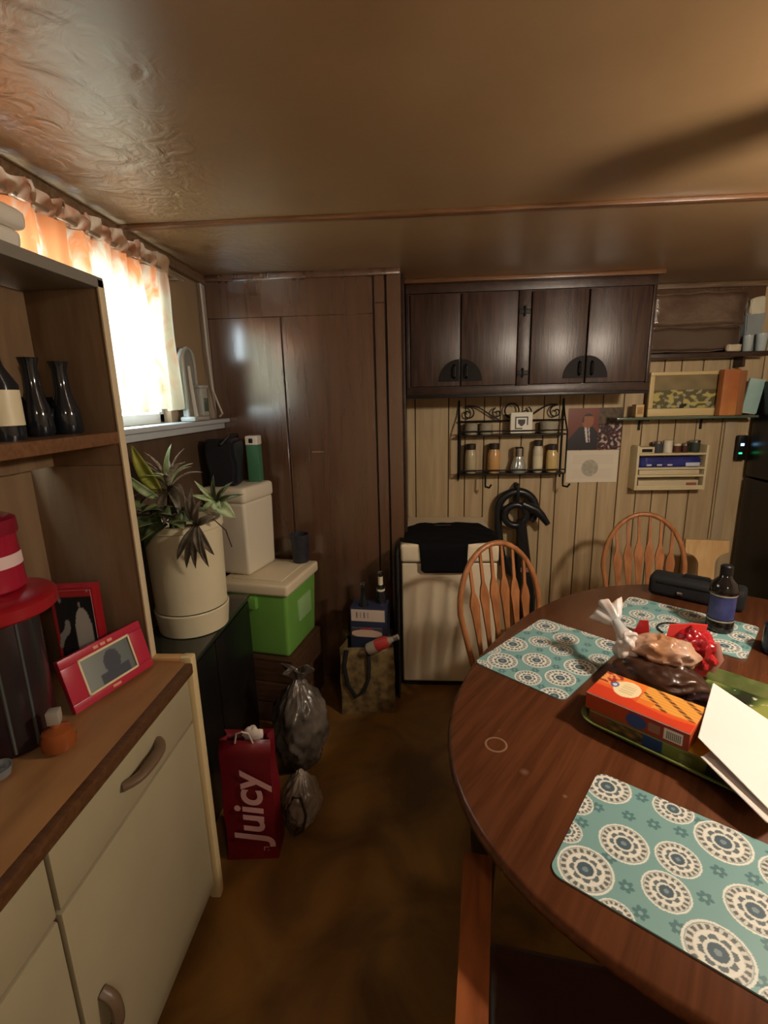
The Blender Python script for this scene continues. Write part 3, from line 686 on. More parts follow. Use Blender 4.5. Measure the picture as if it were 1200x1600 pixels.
# tote and bottle carton
to = thing('metallic_tote', 'gold and silver patterned tote bag with black handles against the closet', 'tote bag', (-.25, 2.275, 0), R(3))
M_tote = mat('tote_metallic', (150, 128, 84), .4, metal=.35, rgb2=(98, 82, 58), vscale=26, detail=3)
o = bagshape(.27, .22, .36, .12).build('body', M_tote, to, local=True, angle=30); o.modifiers.new('thick', 'SOLIDIFY').thickness = .003
MB().tube([(-.10, -.102, .35), (-.115, -.11, .27), (-.10, -.118, .17), (-.06, -.122, .105), (-.02, -.118, .13), (.005, -.11, .2), (.01, -.112, .28), (.005, -.102, .35)], .011, 8, flat=.5).build('handle', M_blackm, to, local=True)
MB().tube([(-.10, .10, .35), (-.09, .09, .44), (.0, .09, .46), (.01, .10, .35)], .010, 8, flat=.5).build('handle', M_blackm, to, local=True)
kp = thing('bottle_carton', 'navy bottle carton with white label bands sitting in the metallic tote', 'carton', (-.235, 2.30, .30), R(-6))
M_navy = mat('navy_card', (44, 50, 72), .45)
B(-.092, .092, -.06, .06, 0, .24, .004).build('body', M_navy, kp, local=True)
def lab1(s, t): return (110, 92, 110) if (abs((s*9) % 1-.5) < .16 and .25 < t < .8 and .12 < s < .6) else (206, 188, 172)
printed('label_print', (-.085, -.0605, .17), (1, 0, 0), (0, 0, 1), .17, .062, 50, 20, lab1, kp, local=True)
printed('label_print', (-.085, -.0605, .085), (1, 0, 0), (0, 0, 1), .155, .05, 40, 16, lambda s, t: (150, 50, 50) if t > .8 and .3 < s < .7 else ((206, 176, 156) if (t-.35)**2/.2+(s-.5)**2/.27 < 1 else (70, 62, 74)), kp, local=True)
bp_ = [(.026, 0), (.027, .12), (.012, .17), (.011, .22), (.013, .225), (.012, .235)]
for i, (x, y, hh) in enumerate(((-.03, -.02, .12), (.055, .02, .165))):
    t = bottle('dark_bottle', ('dark glass bottle with silver cap, left one sticking out of the navy carton', 'taller dark bottle with a white neck label, right one in the navy carton')[i], 'bottle', (-.235+x, 2.30+y, .30+hh), bp_, M_dkglass, 16, capprof=[(.0125, .222), (.0125, .24), (.008, .242)], capm=M_chrome, labelband=(None if i == 0 else (.0215, .135, .15, M_cream)))
    if i == 1: MB().lathe([(.0127, .17), (.0125, .215)], 16, cap=False).build('neck_label', M_cream, t, local=True)
can = thing('soda_bottle', 'small clear bottle with red label lying tilted on the tote rim', 'bottle', (-.175, 2.15, .395), rot=(0, R(62), R(-10)))
MB().lathe([(.028, -.07), (.03, -.06), (.03, .03), (.014, .06), (.012, .085)], 18).build('body', mat('bottle_clear', (200, 190, 170), .12, trans=.4), can, local=True)
MB().lathe([(.0305, -.02), (.0305, .03), (.02, .05)], 18, cap=False).build('label_band', mat('label_red', (170, 52, 48), .4), can, local=True)
MB().lathe([(.014, .08), (.014, .10), (.01, .102)], 18).build('cap', mat('cap_silver', (190, 186, 180), .25, metal=.8), can, local=True)
# black folded board in the gap beside the freezer
fb = thing('folded_board', 'black folded board standing in the gap between closet and freezer', 'board', (-.1, 2.43, 0))
B(-.098, -.088, 2.30, 2.47, 0, .80, .003).build('panel', M_blackm, fb); B(-.110, -.1, 2.32, 2.47, 0, .79, .003).build('panel', M_blackm, fb)

# ================================================================== FREEZER
fz = thing('chest_freezer', 'small cream chest freezer against the panelled wall', 'freezer', (.175, 2.7, 0))
M_frz = mat('freezer_enamel', (230, 214, 184), .3, var=.05)
B(-.075, .42, 2.415, 3.0, .03, .715, .012, 3).build('body', M_frz, fz)
B(-.065, .41, 2.43, 2.99, 0, .03).build('plinth', M_blackm, fz)
B(-.08, .425, 2.40, 3.01, .722, .82, .02, 4).build('lid', M_frz, fz)
B(-.07, .415, 2.42, 3.0, .713, .724).build('gasket', mat('gasket', (110, 100, 86), .7), fz)
B(.02, .10, 2.398, 2.402, .68, .70, .002).build('badge', mat('badge_grey', (150, 146, 136), .4), fz)
# black shirt draped on lid
shw = thing('black_shirt', 'black T-shirt draped flat over the freezer lid', 'shirt', (.17, 2.55, .823))
def drape(w0, w1, s):   # s: distance along the drape from the back, front edge of lid at .40
    y = 2.80-s
    if y >= 2.415: return (2.80-s, .826)
    e = 2.415-y
    if e < .025:
        a = e/.025*PI/2; return (2.415-.02*math.sin(a), .826-.02*(1-math.cos(a)))
    return (2.394-.002, .806-(e-.025))
prof = [(0, .06, .30), (.02, .01, .36), (.10, -.05, .40), (.18, -.07, .425), (.30, -.085, .432), (.375, -.078, .43), (.385, .015, .27), (.42, .02, .265), (.54, .03, .262), (.548, .045, .25)]
def pw(s):
    for (a, l0, r0), (b_, l1, r1) in zip(prof[:-1], prof[1:]):
        if s <= b_:
            k = (s-a)/(b_-a); return l0+(l1-l0)*k, r0+(r1-r0)*k
    return prof[-1][1:]
def shirtf(u, v):
    s = .548*v; l, r = pw(s); y, z = drape(0, 0, s); x = l+(r-l)*u
    return (x, y, z+(.008+.006*noise.noise(Vector((x*14, s*14, 0))) if s < .37 else 0)+(.001 if s >= .37 else 0))
o = MB().grid(shirtf, 30, 46).build('fabric', mat('black_cotton', (15, 15, 17), .9, spec=.15, bump=.1, bscale=60), shw, angle=180, fix=False)
md = o.modifiers.new('thick', 'SOLIDIFY'); md.thickness = .006; md.offset = 1
B(.11, .20, 2.70, 2.712, .842, .8435).build('print_mark', mat('print_grey', (80, 80, 84), .8), shw)

# ================================================================== HANGING BLACK HOSE
hz = thing('vacuum_hose', 'coiled black hose with nozzle hanging from a wall hook behind the chair', 'hose', (.63, 3.06, .55))
M_hose = mat('hose_black', (30, 31, 33), .32)
pts = arc((.635, .855), .115, R(200), R(-40), 18, lambda a, b_: (a, 3.03, b_)) 
pts = [(.56, 3.02, .50), (.535, 3.02, .62), (.522, 3.025, .75)] + pts[2:]
MB().tube(pts, .026, 12).build('outer_coil', M_hose, hz)
MB().tube(arc((.62, .83), .066, 0, 2*PI, 22, lambda a, b_: (a, 2.985, b_*1.0))[:-1], .022, 10, closed=True).build('inner_coil', M_hose, hz)
MB().tube([(.66, 2.985, .90), (.74, 2.975, .865), (.775, 2.97, .83), (.815, 2.965, .775)], [.03, .03, .024, .017], 12).build('nozzle', M_hose, hz)
MB().tube([(.655, 2.985, .80), (.665, 2.99, .70), (.675, 3.0, .56), (.70, 3.0, .35), (.72, 3.01, .10)], [.03, .036, .05, .06, .055], 14).build('hanging_body', M_hose, hz)
MB().tube([(.57, 3.0, .55), (.60, 3.0, .46), (.66, 3.0, .42)], .03, 10).build('lower_loop', M_hose, hz)
B(.655, .705, 2.942, 2.95, .47, .50, .003).build('tag', mat('tag_red', (150, 110, 100), .5), hz)
B(.625, .645, 3.0, 3.094, .90, 1.02, .006).build('wall_hook', M_iron, hz)

# ================================================================== SPICE RACK
rk = thing('spice_rack', 'black wrought iron two-shelf wall rack with scrolled top', 'rack', (.59, 3.04, 1.08))
RX0, RX1, RYF, RYB = .275, .905, 2.985, 3.09
for x in (RX0, RX1):
    MB().tube([(x, RYB, 1.05), (x, RYB, 1.53)], .006).build('upright', M_iron, rk)
    MB().tube([(x, RYF, 1.09), (x, RYF, 1.335), (x, RYB-.03, 1.44), (x, RYB, 1.51)], .005).build('front_rod', M_iron, rk)
for z in (1.082, 1.318):
    c = MB(); c.box(RX0, RX1, RYF, RYB, z, z+.008, .002)
    c.build('shelf', M_iron, rk)
    MB().tube([(RX0, RYF, z+.03), (RX1, RYF, z+.03)], .004).build('rail', M_iron, rk)
MB().tube([(RX0, RYB-.03, 1.405), (RX1, RYB-.03, 1.405)], .005).build('crossbar', M_iron, rk)
mid = (RX0+RX1)/2
MB().tube(arc((mid, 1.465), .042, 0, 2*PI, 24, lambda a, b_: (a, RYB-.03, b_))[:-1], .0045, 8, closed=True).build('scroll_ring', M_iron, rk)
for s in (-1, 1):
    p = []
    for i in range(26):    # outer spiral near the upright
        a = i/25*2.6*PI; r_ = .006+.036*(i/25)
        p.append((mid+s*(.262-r_*math.cos(a)*1), RYB-.03, 1.452+r_*math.sin(a)))
    e = p[-1]
    for i in range(1, 13):
        k = i/12; p.append((e[0]+(mid+s*.075-e[0])*k, RYB-.03, e[2]+(1.412-e[2])*k+.035*math.sin(PI*k)*(1-k)*1.2))
    MB().tube(p, .0045, 7).build('scroll', M_iron, rk)
    p = []
    for i in range(22):
        a = i/21*2.4*PI; r_ = .005+.028*(i/21)
        p.append((mid+s*(.088+r_*math.cos(a)), RYB-.03, 1.452+r_*math.sin(a)))
    MB().tube(p, .0045, 7).build('scroll', M_iron, rk)
for x in (.43, .895):
    MB().tube([(x, RYF, 1.082), (x, RYF, 1.03), (x, RYF-.005, 1.012), (x+.02, RYF-.03, 1.01), (x+.03, RYF-.04, 1.03)], .006).build('hook', M_iron, rk)
MB().tube([(RX0, RYB-.01, 1.08), (RX0-.002, RYB-.01, 1.05), (RX0, RYB-.01, 1.03)], [.006, .006, .001]).build('finial', M_iron, rk)
jp = lambda r, h_: [(r*.9, 0), (r, .006), (r, h_*.82), (r*.8, h_*.92), (r*.8, h_)]
cp = lambda r, h_: [(r*.86, h_-.004), (r*.86, h_+.028), (r*.7, h_+.03)]
M_capd = mat('cap_dark', (48, 38, 32), .4)
def spice(label, x, r, h_, m, cm, zz=1.09, name='spice_jar', y=3.04, lb=None):
    return bottle(name, label, 'jar', (x, y, zz), jp(r, h_), m, 18, 'jars on the spice rack', cp(r, h_), cm, lb)
M_gjar = mat('jar_glass', (196, 184, 148), .08, spec=.8, trans=.1)
spice('clear glass jar with dark cap, leftmost on the lower rack shelf', .345, .036, .15, M_gjar, M_capd)
spice('tan spice jar with dark cap, second from left on the lower rack shelf', .487, .038, .15, mat('jar_tan', (206, 160, 104), .15), M_capd)
t = bottle('glass_shaker', 'bell-shaped shiny glass shaker in the middle of the lower rack shelf', 'shaker', (.635, 3.035, 1.09), [(.042, 0), (.046, .006), (.044, .04), (.03, .08), (.026, .10)], mat('shaker_glass', (196, 204, 200), .06, spec=.9, metal=.5), 20, 'jars on the spice rack', [(.03, .10), (.031, .15), (.024, .158)], M_chrome)
spice('slim jar with white label, fourth on the lower rack shelf', .752, .030, .165, mat('jar_pale', (206, 196, 168), .3), M_capd, lb=(.0305, .03, .1, M_cream))
spice('yellowish glass jar, rightmost on the lower rack shelf', .838, .034, .14, mat('jar_gold', (206, 178, 118), .15), M_capd)
M_fj = mat('jar_frost', (176, 168, 148), .2, trans=.15)
for x, l in ((.345, 'squat frosted jar at the left end of the upper rack shelf'), (.435, 'squat frosted jar second from left on the upper rack shelf')):
    bottle('squat_jar', l, 'jar', (x, 3.04, 1.326), [(.036, 0), (.04, .005), (.04, .055), (.036, .06), (.036, .068), (.03, .07)], M_fj, 18, 'jars on the spice rack')
bottle('ramekin', 'ribbed pale ramekin at the right end of the upper rack shelf', 'dish', (.81, 3.035, 1.326), [(.044, 0), (.05, .004), (.054, .07), (.05, .07), (.045, .01)], M_fj, 22, 'jars on the spice rack')
sq = thing('square_plaque', 'small white square plaque with black motif on the upper rack shelf', 'plaque', (.638, 3.005, 1.328))
def plaq(s, t):
    a, b_ = abs(s-.5), abs(t-.5); m_ = max(a, b_)
    if .24 < m_ < .31 and not (s > .55 and t < .4): return (40, 40, 38)
    if m_ < .17 and (s+t) > .8 and (s-t) < .2: return (46, 46, 44)
    return (232, 228, 212)
B(.572, .704, 3.0, 3.022, 1.33, 1.456, .006).build('body', M_cream, sq)
printed('motif_print', (.576, 2.9995, 1.334), (1, 0, 0), (0, 0, 1), .124, .118, 50, 50, plaq, sq, th=.0008)

# ================================================================== POSTER, PAPER
def portrait(s, t):
    # generic man in a dark suit on red-brown, small figures at right
    if s > .56:
        d = noise.noise(Vector((s*16, t*13, 1))); e = noise.noise(Vector((s*22, t*22, 7)))
        if t > .62: return mix((74, 58, 44), (104, 84, 60), max(0, min(1, .5+d)))
        return (186, 172, 164) if d > .22 else ((112, 52, 62) if e > .15 else (48, 36, 38))
    if (s-.37)**2/.0115+(t-.70)**2/.030 < 1: return (150, 92, 62) if not (t > .80 or (s < .30 and t > .66)) else (52, 36, 28)
    if t < .56 and abs(s-.34) < .12+.34*(.56-t)/.56*1.1:
        if abs(s-(.36+.1*(.5-t))) < .03+.03*t and t > .18: return (208, 204, 200) if abs(s-(.372+.1*(.5-t))) > .012 else (54, 44, 60)
        return (36, 34, 40)
    if abs(s-.36) < .05 and .5 < t < .62: return (140, 84, 56)
    return mix((104, 50, 38), (122, 62, 44), t)
po = thing('portrait_photo', 'printed photo of a man in a dark suit pinned to the panelling', 'photo', (1.10, 3.093, 1.215))
printed('print', (.938, 3.0925, 1.215), (1, 0, 0), (0, 0, 1), .322, .254, 100, 80, portrait, po, th=.0015, rough=.35)
pa = thing('paper_sheet', 'white paper sheet with a faint grey seal below the portrait photo', 'paper', (1.10, 3.093, 1.015))
def seal(s, t):
    r_ = math.hypot((s-.46)*1.6, t-.45)
    k = .5+.5*noise.noise(Vector((s*18, t*14, 4)))
    if r_ < .26: return mix((196, 188, 168), (150, 144, 130), k if r_ > .12 else k*.6+.3)
    if abs((t*16) % 1-.5) < .1 and .12 < s < .9 and t < .9: return (206, 196, 176)
    return (220, 210, 190)
printed('print', (.943, 3.0925, 1.013), (1, 0, 0), (0, 0, 1), .312, .198, 70, 50, seal, pa, th=.0012)

# ================================================================== SHELVES AT RIGHT
ls = thing('glass_shelf', 'greenish glass wall shelf with brackets right of the portrait photo', 'shelf', (1.6, 3.04, 1.40))
B(1.17, 1.955, 2.945, 3.09, 1.398, 1.412, .004).build('board', mat('shelf_green_glass', (86, 104, 88), .15, spec=.7), ls)
for x in (1.36, 1.72): 
    c = MB().tube([(x, 3.088, 1.33), (x, 3.085, 1.39), (x, 2.97, 1.395)], .007); c.build('bracket', M_iron, ls)
us = thing('dark_shelf', 'dark wooden wall shelf high up at the right of the cabinets', 'shelf', (1.6, 3.03, 1.75))
B(1.25, 1.97, 2.955, 3.092, 1.735, 1.762, .004).build('board', M_dktrim, us)
B(1.25, 1.985, 3.082, 3.093, 1.80, H-.03, .002).build('back_board', M_brown, us)
for x in (1.32, 1.86): B(x, x+.015, 3.0, 3.09, 1.68, 1.735, .004).build('bracket', M_dktrim, us)
B(1.25, 1.97, 3.084, 3.092, 1.762, 1.80, .003).build('back_rail', M_dktrim, us)
# framed picture
fp = thing('framed_picture', 'cream framed botanical picture standing on the glass shelf', 'picture', (1.58, 3.05, 1.413))
def botan(s, t):
    if t > .55: return mix((150, 134, 98), (120, 106, 74), noise.noise(Vector((s*6, t*4, 2)))*.5+.5)
    d = noise.noise(Vector((s*9, t*9, 5))); e = noise.noise(Vector((s*14, t*10, 9)))
    if d > .18: return (190, 178, 104)
    if e > .2: return (168, 164, 140)
    if abs(s-.46) < .07 and t < .16: return (40, 38, 30)
    return (98, 92, 58)
c = MB()
for a, b_, p, q in ((1.372, 1.80, 1.413, 1.457), (1.372, 1.80, 1.645, 1.665), (1.372, 1.398, 1.457, 1.645), (1.782, 1.80, 1.457, 1.645)): c.box(a, b_, 3.02, 3.04, p, q, .004)
c.build('frame_border', mat('frame_cream', (214, 190, 136), .4), fp)
printed('picture_print', (1.396, 3.032, 1.455), (1, 0, 0), (0, 0, 1), .388, .192, 80, 44, botan, fp, th=.002, rough=.25)
yb = thing('cream_block', 'small cream box at the left end of the glass shelf', 'box', (1.30, 3.0, 1.413))
B(1.285, 1.33, 2.975, 3.03, 1.413, 1.485, .003).build('body', mat('cream_card', (206, 176, 122), .5), yb); B(1.292, 1.323, 2.9745, 2.976, 1.43, 1.47, .0005).build('label', mat('card_tan', (170, 130, 80), .5), yb)
ob = thing('orange_folder', 'upright orange-brown folder box at the right end of the glass shelf', 'box', (1.80, 3.03, 1.413))
B(1.745, 1.835, 2.96, 3.01, 1.413, 1.668, .004).build('body', mat('orange_card', (206, 136, 76), .5, rgb2=(176, 104, 58), vscale=6), ob)
B(1.836, 1.872, 2.962, 3.01, 1.413, 1.66, .004).build('spine', mat('brown_card', (150, 98, 60), .5), ob)
tb = thing('teal_booklet', 'pale teal booklet leaning by the orange box on the glass shelf', 'booklet', (1.925, 2.99, 1.413), 0)
mt = Matrix.Translation((1.88, 2.985, 1.43)) @ Matrix.Rotation(R(8), 4, 'Y')
B(0, .085, 0, .014, 0, .19, .002, xf=mt).build('cover', mat('teal_card', (150, 190, 184), .45, rgb2=(176, 206, 198), vscale=7), tb)
B(.004, .081, .003, .012, -.004, .002, .0005, xf=mt).build('pages', M_cream, tb)
# items on upper shelf
wr = thing('wrapped_package', 'large brown plastic-wrapped package on the dark high shelf', 'package', (1.5, 3.02, 1.762))
M_wrap = mat('wrap_brown', (112, 92, 76), .16, spec=.9, rgb2=(92, 72, 60), vscale=5, bump=.5, bscale=26)
crumpled_box(1.29, 1.835, 2.985, 3.072, 1.90, 2.085, .016, 9, 3).build('upper_bundle', M_wrap, wr, angle=180)
crumpled_box(1.27, 1.815, 2.975, 3.072, 1.763, 1.905, .016, 10, 8).build('lower_bundle', mat('wrap_dark', (84, 68, 56), .22, spec=.7), wr, angle=180)
bo = thing('cream_bowl', 'small cream crumpled packet on the front edge of the dark high shelf', 'packet', (1.78, 2.97, 1.762))
crumpled_box(1.735, 1.81, 2.945, 2.972, 1.763, 1.80, .006, 30, 4, 4).build('body', mat('packet_cream', (196, 186, 160), .4), bo, angle=180)

# organiser rack
og = thing('wall_organizer', 'ivory wall organiser rack with open slots below the glass shelf', 'organizer', (1.54, 3.05, .97))
M_ivory = mat('ivory_plastic', (214, 200, 160), .4)
OX0, OX1, OZ0, OZ1 = 1.325, 1.735, .975, 1.232
oy = 2.995
B(OX0, OX1, 3.08, 3.092, OZ0, OZ1).build('back', M_ivory, og)
for x in (OX0, OX1-.014): B(x, x+.014, oy, 3.08, OZ0, OZ1+.01, .003).build('side', M_ivory, og)
for z in (OZ0, 1.055, 1.10, 1.185): B(OX0+.014, OX1-.014, oy, 3.08, z, z+.012, .002).build('shelf', M_ivory, og)
B(OX0+.014, OX1-.014, oy, oy+.008, OZ0+.012, OZ0+.028, .002).build('lip', M_ivory, og)
items = [('dark grey round spice tin, leftmost of the pots on top of the ivory organiser', 1.455, .026, .055, (70, 72, 76)), ('white spice tin on top of the ivory organiser', 1.515, .026, .06, (222, 216, 200)), ('brown spice pot with pale lid on top of the ivory organiser', 1.57, .02, .04, (96, 60, 44)),
         ('small dark brown spice pot between others on top of the ivory organiser', 1.615, .019, .04, (74, 48, 38)), ('dark green spice tin, rightmost on top of the ivory organiser', 1.672, .028, .058, (56, 66, 58))]
for l, x, r_, h_, cc in items:
    bottle('spice_tin', l, 'tin', (x, 3.035, 1.198), [(r_*.96, 0), (r_, .003), (r_, h_)], mat('tin_%d_%d_%d' % cc, cc, .35), 16, 'pots on the ivory organiser', [(r_*1.03, h_), (r_*1.03, h_+.012), (r_*.9, h_+.014)], M_chrome if cc[0] < 80 else M_cream)
cd = thing('card_box', 'flat pale card box tilted at the left on top of the ivory organiser', 'box', (1.38, 3.03, 1.198))
B(1.34, 1.425, 3.0, 3.06, 1.198, 1.235, .003).build('body', M_ivory, cd); B(1.352, 1.412, 2.9985, 3.0, 1.205, 1.224, .0005).build('slot', M_blackm, cd)
bl = thing('blue_packet', 'shiny royal blue packet in the upper slot of the ivory organiser', 'packet', (1.52, 3.03, 1.112))
crumpled_box(1.345, 1.70, 3.0, 3.06, 1.1125, 1.17, .004, 26, 6).build('body', mat('blue_foil', (52, 58, 134), .25, rgb2=(40, 44, 104), vscale=14), bl, angle=180)
for x in (1.40, 1.46, 1.52): B(x-.014, x+.014, 2.995, 2.999, 1.122, 1.132, .001).build('print_spot', mat('spot_white', (200, 204, 220), .4), bl)
B(1.61, 1.69, 2.993, 2.999, 1.118, 1.14, .002).build('print_patch', MATS['spot_white'], bl)
for (z, l, cc) in ((1.068, 'cream carton lying in the middle slot of the ivory organiser', (206, 192, 156)), (.9875, 'long cream carton with red mark in the lowest slot of the ivory organiser', (200, 184, 150))):
    t = thing('cream_carton', l, 'carton', (1.52, 3.03, z), 0, 'cartons in the organiser')
    hh = .028 if z > 1 else .045
    B(1.35, 1.70, 3.006, 3.06, z, z+hh, .003).build('body', mat('carton_%d' % cc[0], cc, .5), t)
    if z < 1: B(1.63, 1.69, 3.0045, 3.006, z+.012, z+.03, .0005).build('print_mark', mat('mark_red', (150, 84, 60), .5), t)

# ================================================================== FRIDGE at right
fr = thing('refrigerator', 'tall black refrigerator at the right edge of the picture', 'refrigerator', (2.36, 2.66, 0))
M_fr = mat('fridge_black', (16, 17, 19), .3, spec=.5)
B(2.05, 2.72, 2.28, 3.05, .02, 1.60, .01).build('body', M_fr, fr)
B(1.985, 2.046, 2.285, 3.04, .04, 1.04, .012, 3).build('door', M_fr, fr); B(1.985, 2.046, 2.285, 3.04, 1.05, 1.598, .012, 3).build('door', M_fr, fr)
for z0, z1 in ((.62, .98), (1.10, 1.4)): MB().tube([(1.985, 2.34, z0), (1.945, 2.34, z0+.03), (1.945, 2.34, z1-.03), (1.985, 2.34, z1)], .011).build('handle', M_black, fr)
B(2.1, 2.68, 2.32, 3.02, 0, .02).build('plinth', M_blackm, fr)
dv = thing('wall_device', 'black wall device with a blue-white and a green light beside the refrigerator', 'device', (1.96, 3.06, 1.16))
B(1.93, 1.982, 3.05, 3.078, 1.14, 1.29, .006).build('body', M_black, dv)
B(1.944, 1.962, 3.046, 3.05, 1.228, 1.242, .001).build('blue_light', mat('led_blue', (150, 210, 255), .3, emit=4), dv)
B(1.938, 1.956, 3.046, 3.05, 1.180, 1.188, .001).build('green_light', mat('led_green', (40, 230, 120), .3, emit=4), dv)
# clutter at the right end of the dark shelf
M_clr = mat('clear_plastic', (186, 198, 200), .12, trans=.1, spec=.8)
cupp = [(.019, 0), (.022, .004), (.026, .085), (.024, .085), (.02, .008)]
bottle('plastic_cup', 'pale bluish plastic cup at the right end of the dark high shelf, left one', 'cup', (1.862, 2.985, 1.7625), cupp, M_clr, 18, 'cups on the high shelf')
bottle('plastic_cup', 'pale bluish plastic cup at the very right end of the dark high shelf', 'cup', (1.935, 2.985, 1.7625), [(r_*1.1, z_*1.1) for r_, z_ in cupp], M_clr, 18, 'cups on the high shelf')
cbg = thing('clear_bag', 'tall crumpled clear bag with cream top on the dark high shelf', 'bag', (1.91, 3.045, 1.762))
crumpled_box(1.86, 1.968, 3.025, 3.075, 1.763, 1.965, .012, 18, 4, 5).build('body', mat('clear_wrap', (150, 160, 162), .15, trans=.1, spec=.8), cbg, angle=50)
crumpled_box(1.875, 1.955, 3.02, 3.07, 1.962, 2.05, .014, 22, 7, 5).build('top_fold', mat('wrap_cream', (214, 208, 184), .2, spec=.8), cbg, angle=50)

# ================================================================== TABLE
TCX, TCY, TA, TBb, TTH, TN = .823, 1.221, .858, .637, .954, 2.3
tbl = thing('dining_table', 'large oval reddish-brown wooden dining table', 'table', (TCX, TCY, 0), TTH)
def oval(off, z, n=96):
    vs = []
    for k in range(n):
        a = 2*PI*k/n; ca, sa = math.cos(a), math.sin(a)
        vs.append(Vector(((TA-off)*math.copysign(abs(ca)**(2/TN), ca), (TBb-off)*math.copysign(abs(sa)**(2/TN), sa), z)))
    return vs
def rings(lst, n=96, capa=True):
    vs = []; fs = []
    for off, z in lst: vs += oval(off, z, n)
    for i in range(len(lst)-1):
        for k in range(n): fs.append((i*n+k, i*n+(k+1) % n, (i+1)*n+(k+1) % n, (i+1)*n+k))
    if capa: fs.append(tuple(range(n))[::-1]); fs.append(tuple((len(lst)-1)*n+k for k in range(n)))
    return MB().add(vs, fs)
rings([(.03, .716), (.008, .72), (.001, .728), (0, .737), (.003, .745), (.010, .75)]).build('tabletop', M_table, tbl, local=True, angle=50)
M_tleg = wood('table_leg_dark', (44, 27, 18), (32, 19, 13), rough=.4)
rings([(.13, .64), (.13, .716), (.15, .716), (.15, .64), (.13, .64)], capa=False).build('apron', M_tleg, tbl, local=True)
for su in (-1, 1):
    for sv in (-1, 1):
        MB().lathe([(.022, 0), (.026, .01), (.024, .03), (.032, .25), (.04, .42), (.03, .44), (.042, .46), (.042, .50), (.034, .52), (.042, .54), (.042, .718)], 18, (su*.455, sv*.465, 0)).build('leg', M_tleg, tbl, local=True)
# ring stain on the table top (worn varnish)
def add_stain():
    nt = M_table.node_tree; b = nt.nodes['Principled BSDF']; src = b.inputs['Base Color'].links[0].from_socket
    tc = nt.nodes.new('ShaderNodeTexCoord'); L = nt.links.new
    Mi = wmat(tbl).inverted()
    prev = src
    for (px, py, r_, wd_, al) in ((.185, 1.01, .024, .0035, .5), (.232, .925, .012, .012, .22), (.30, .86, .006, .006, .3), (.20, 1.06, .003, .003, .3)):
        p = Mi @ Vector((px, py, .75))
        d = nt.nodes.new('ShaderNodeVectorMath'); d.operation = 'DISTANCE'; d.inputs[1].default_value = p; L(tc.outputs['Object'], d.inputs[0])
        s = nt.nodes.new('ShaderNodeMath'); s.operation = 'SUBTRACT'; s.inputs[1].default_value = r_ if wd_ < r_ else 0; L(d.outputs['Value'], s.inputs[0])
        ab = nt.nodes.new('ShaderNodeMath'); ab.operation = 'ABSOLUTE'; L(s.outputs[0], ab.inputs[0])
        mr = nt.nodes.new('ShaderNodeMapRange'); mr.inputs[1].default_value = 0; mr.inputs[2].default_value = wd_; mr.inputs[3].default_value = al; mr.inputs[4].default_value = 0; L(ab.outputs[0], mr.inputs[0])
        mx = nt.nodes.new('ShaderNodeMixRGB'); mx.inputs[2].default_value = (*lin((206, 170, 140)), 1)
        L(mr.outputs[0], mx.inputs[0]); L(prev, mx.inputs[1]); prev = mx.outputs[0]
    L(prev, b.inputs['Base Color'])
add_stain()

# ---- placemats
MW, MH = .42, .29
big = [(.028, .257, .045), (.049, .042, .046), (.088, .135, .042), (.17, .159, .036), (.228, .247, .046), (.165, .083, .037), (.28, .134, .043), (.241, .027, .047), (.144, .275, .036), (-.010, .178, .032), (-.003, .100, .028),
       (.322, .232, .043), (.355, .06, .046), (.385, .165, .038), (.415, .262, .040), (.425, .03, .034), (.318, -.004, .03), (.11, -.012, .03)]
small = [(.027, .19), (.014, .135), (.09, .268), (.112, .052), (.122, .213), (.19, .03), (.14, .02), (.216, .109), (.228, .176), (.165, .225), (.08, .205), (.275, .195), (.30, .27), (.30, .085), (.335, .16), (.36, .275), (.375, .115), (.40, .215), (.29, .02), (.075, .09), (.19, .27), (.405, .09)]
def matcol(s, t):
    x, y = s*MW, t*MH
    base = (122, 163, 160)
    for cx, cy, r_ in big:
        d = math.hypot(x-cx, y-cy)/r_
        if d < 1:
            a = math.atan2(y-cy, x-cx)
            if d > .92: return (226, 228, 218)
            if d > .88: return (150, 166, 162)
            if d > .66: return (206, 207, 197) if abs(((a*20/(2*PI)) % 1)-.5) > .27 or d > .86 or d < .69 else (98, 100, 96)
            if d > .56: return (226, 226, 216)
            if d > .40: return (94, 106, 108) if abs(((a*8/(2*PI)) % 1)-.5) < .46-.26*max(0, d-.44)/.12 else (222, 222, 210)
            if d > .30: return (218, 220, 210)
            return (70, 90, 100) if d > .11 else (124, 144, 150)
    for cx, cy in small:
        d = math.hypot(x-cx, y-cy); a = math.atan2(y-cy, x-cx)
        if d < .0072+.0055*abs(math.cos(3*a)):
            return (134, 168, 164) if d < .0035 else (78, 120, 122)
    return base
def rounded(poly_w, poly_h, r_, n=6):
    pts = []
    for cx, cy, a0 in ((poly_w-r_, poly_h-r_, 0), (r_, poly_h-r_, PI/2), (r_, r_, PI), (poly_w-r_, r_, 1.5*PI)):
        for i in range(n+1):
            a = a0+PI/2*i/n; pts.append((cx+r_*math.cos(a), cy+r_*math.sin(a)))
    return pts
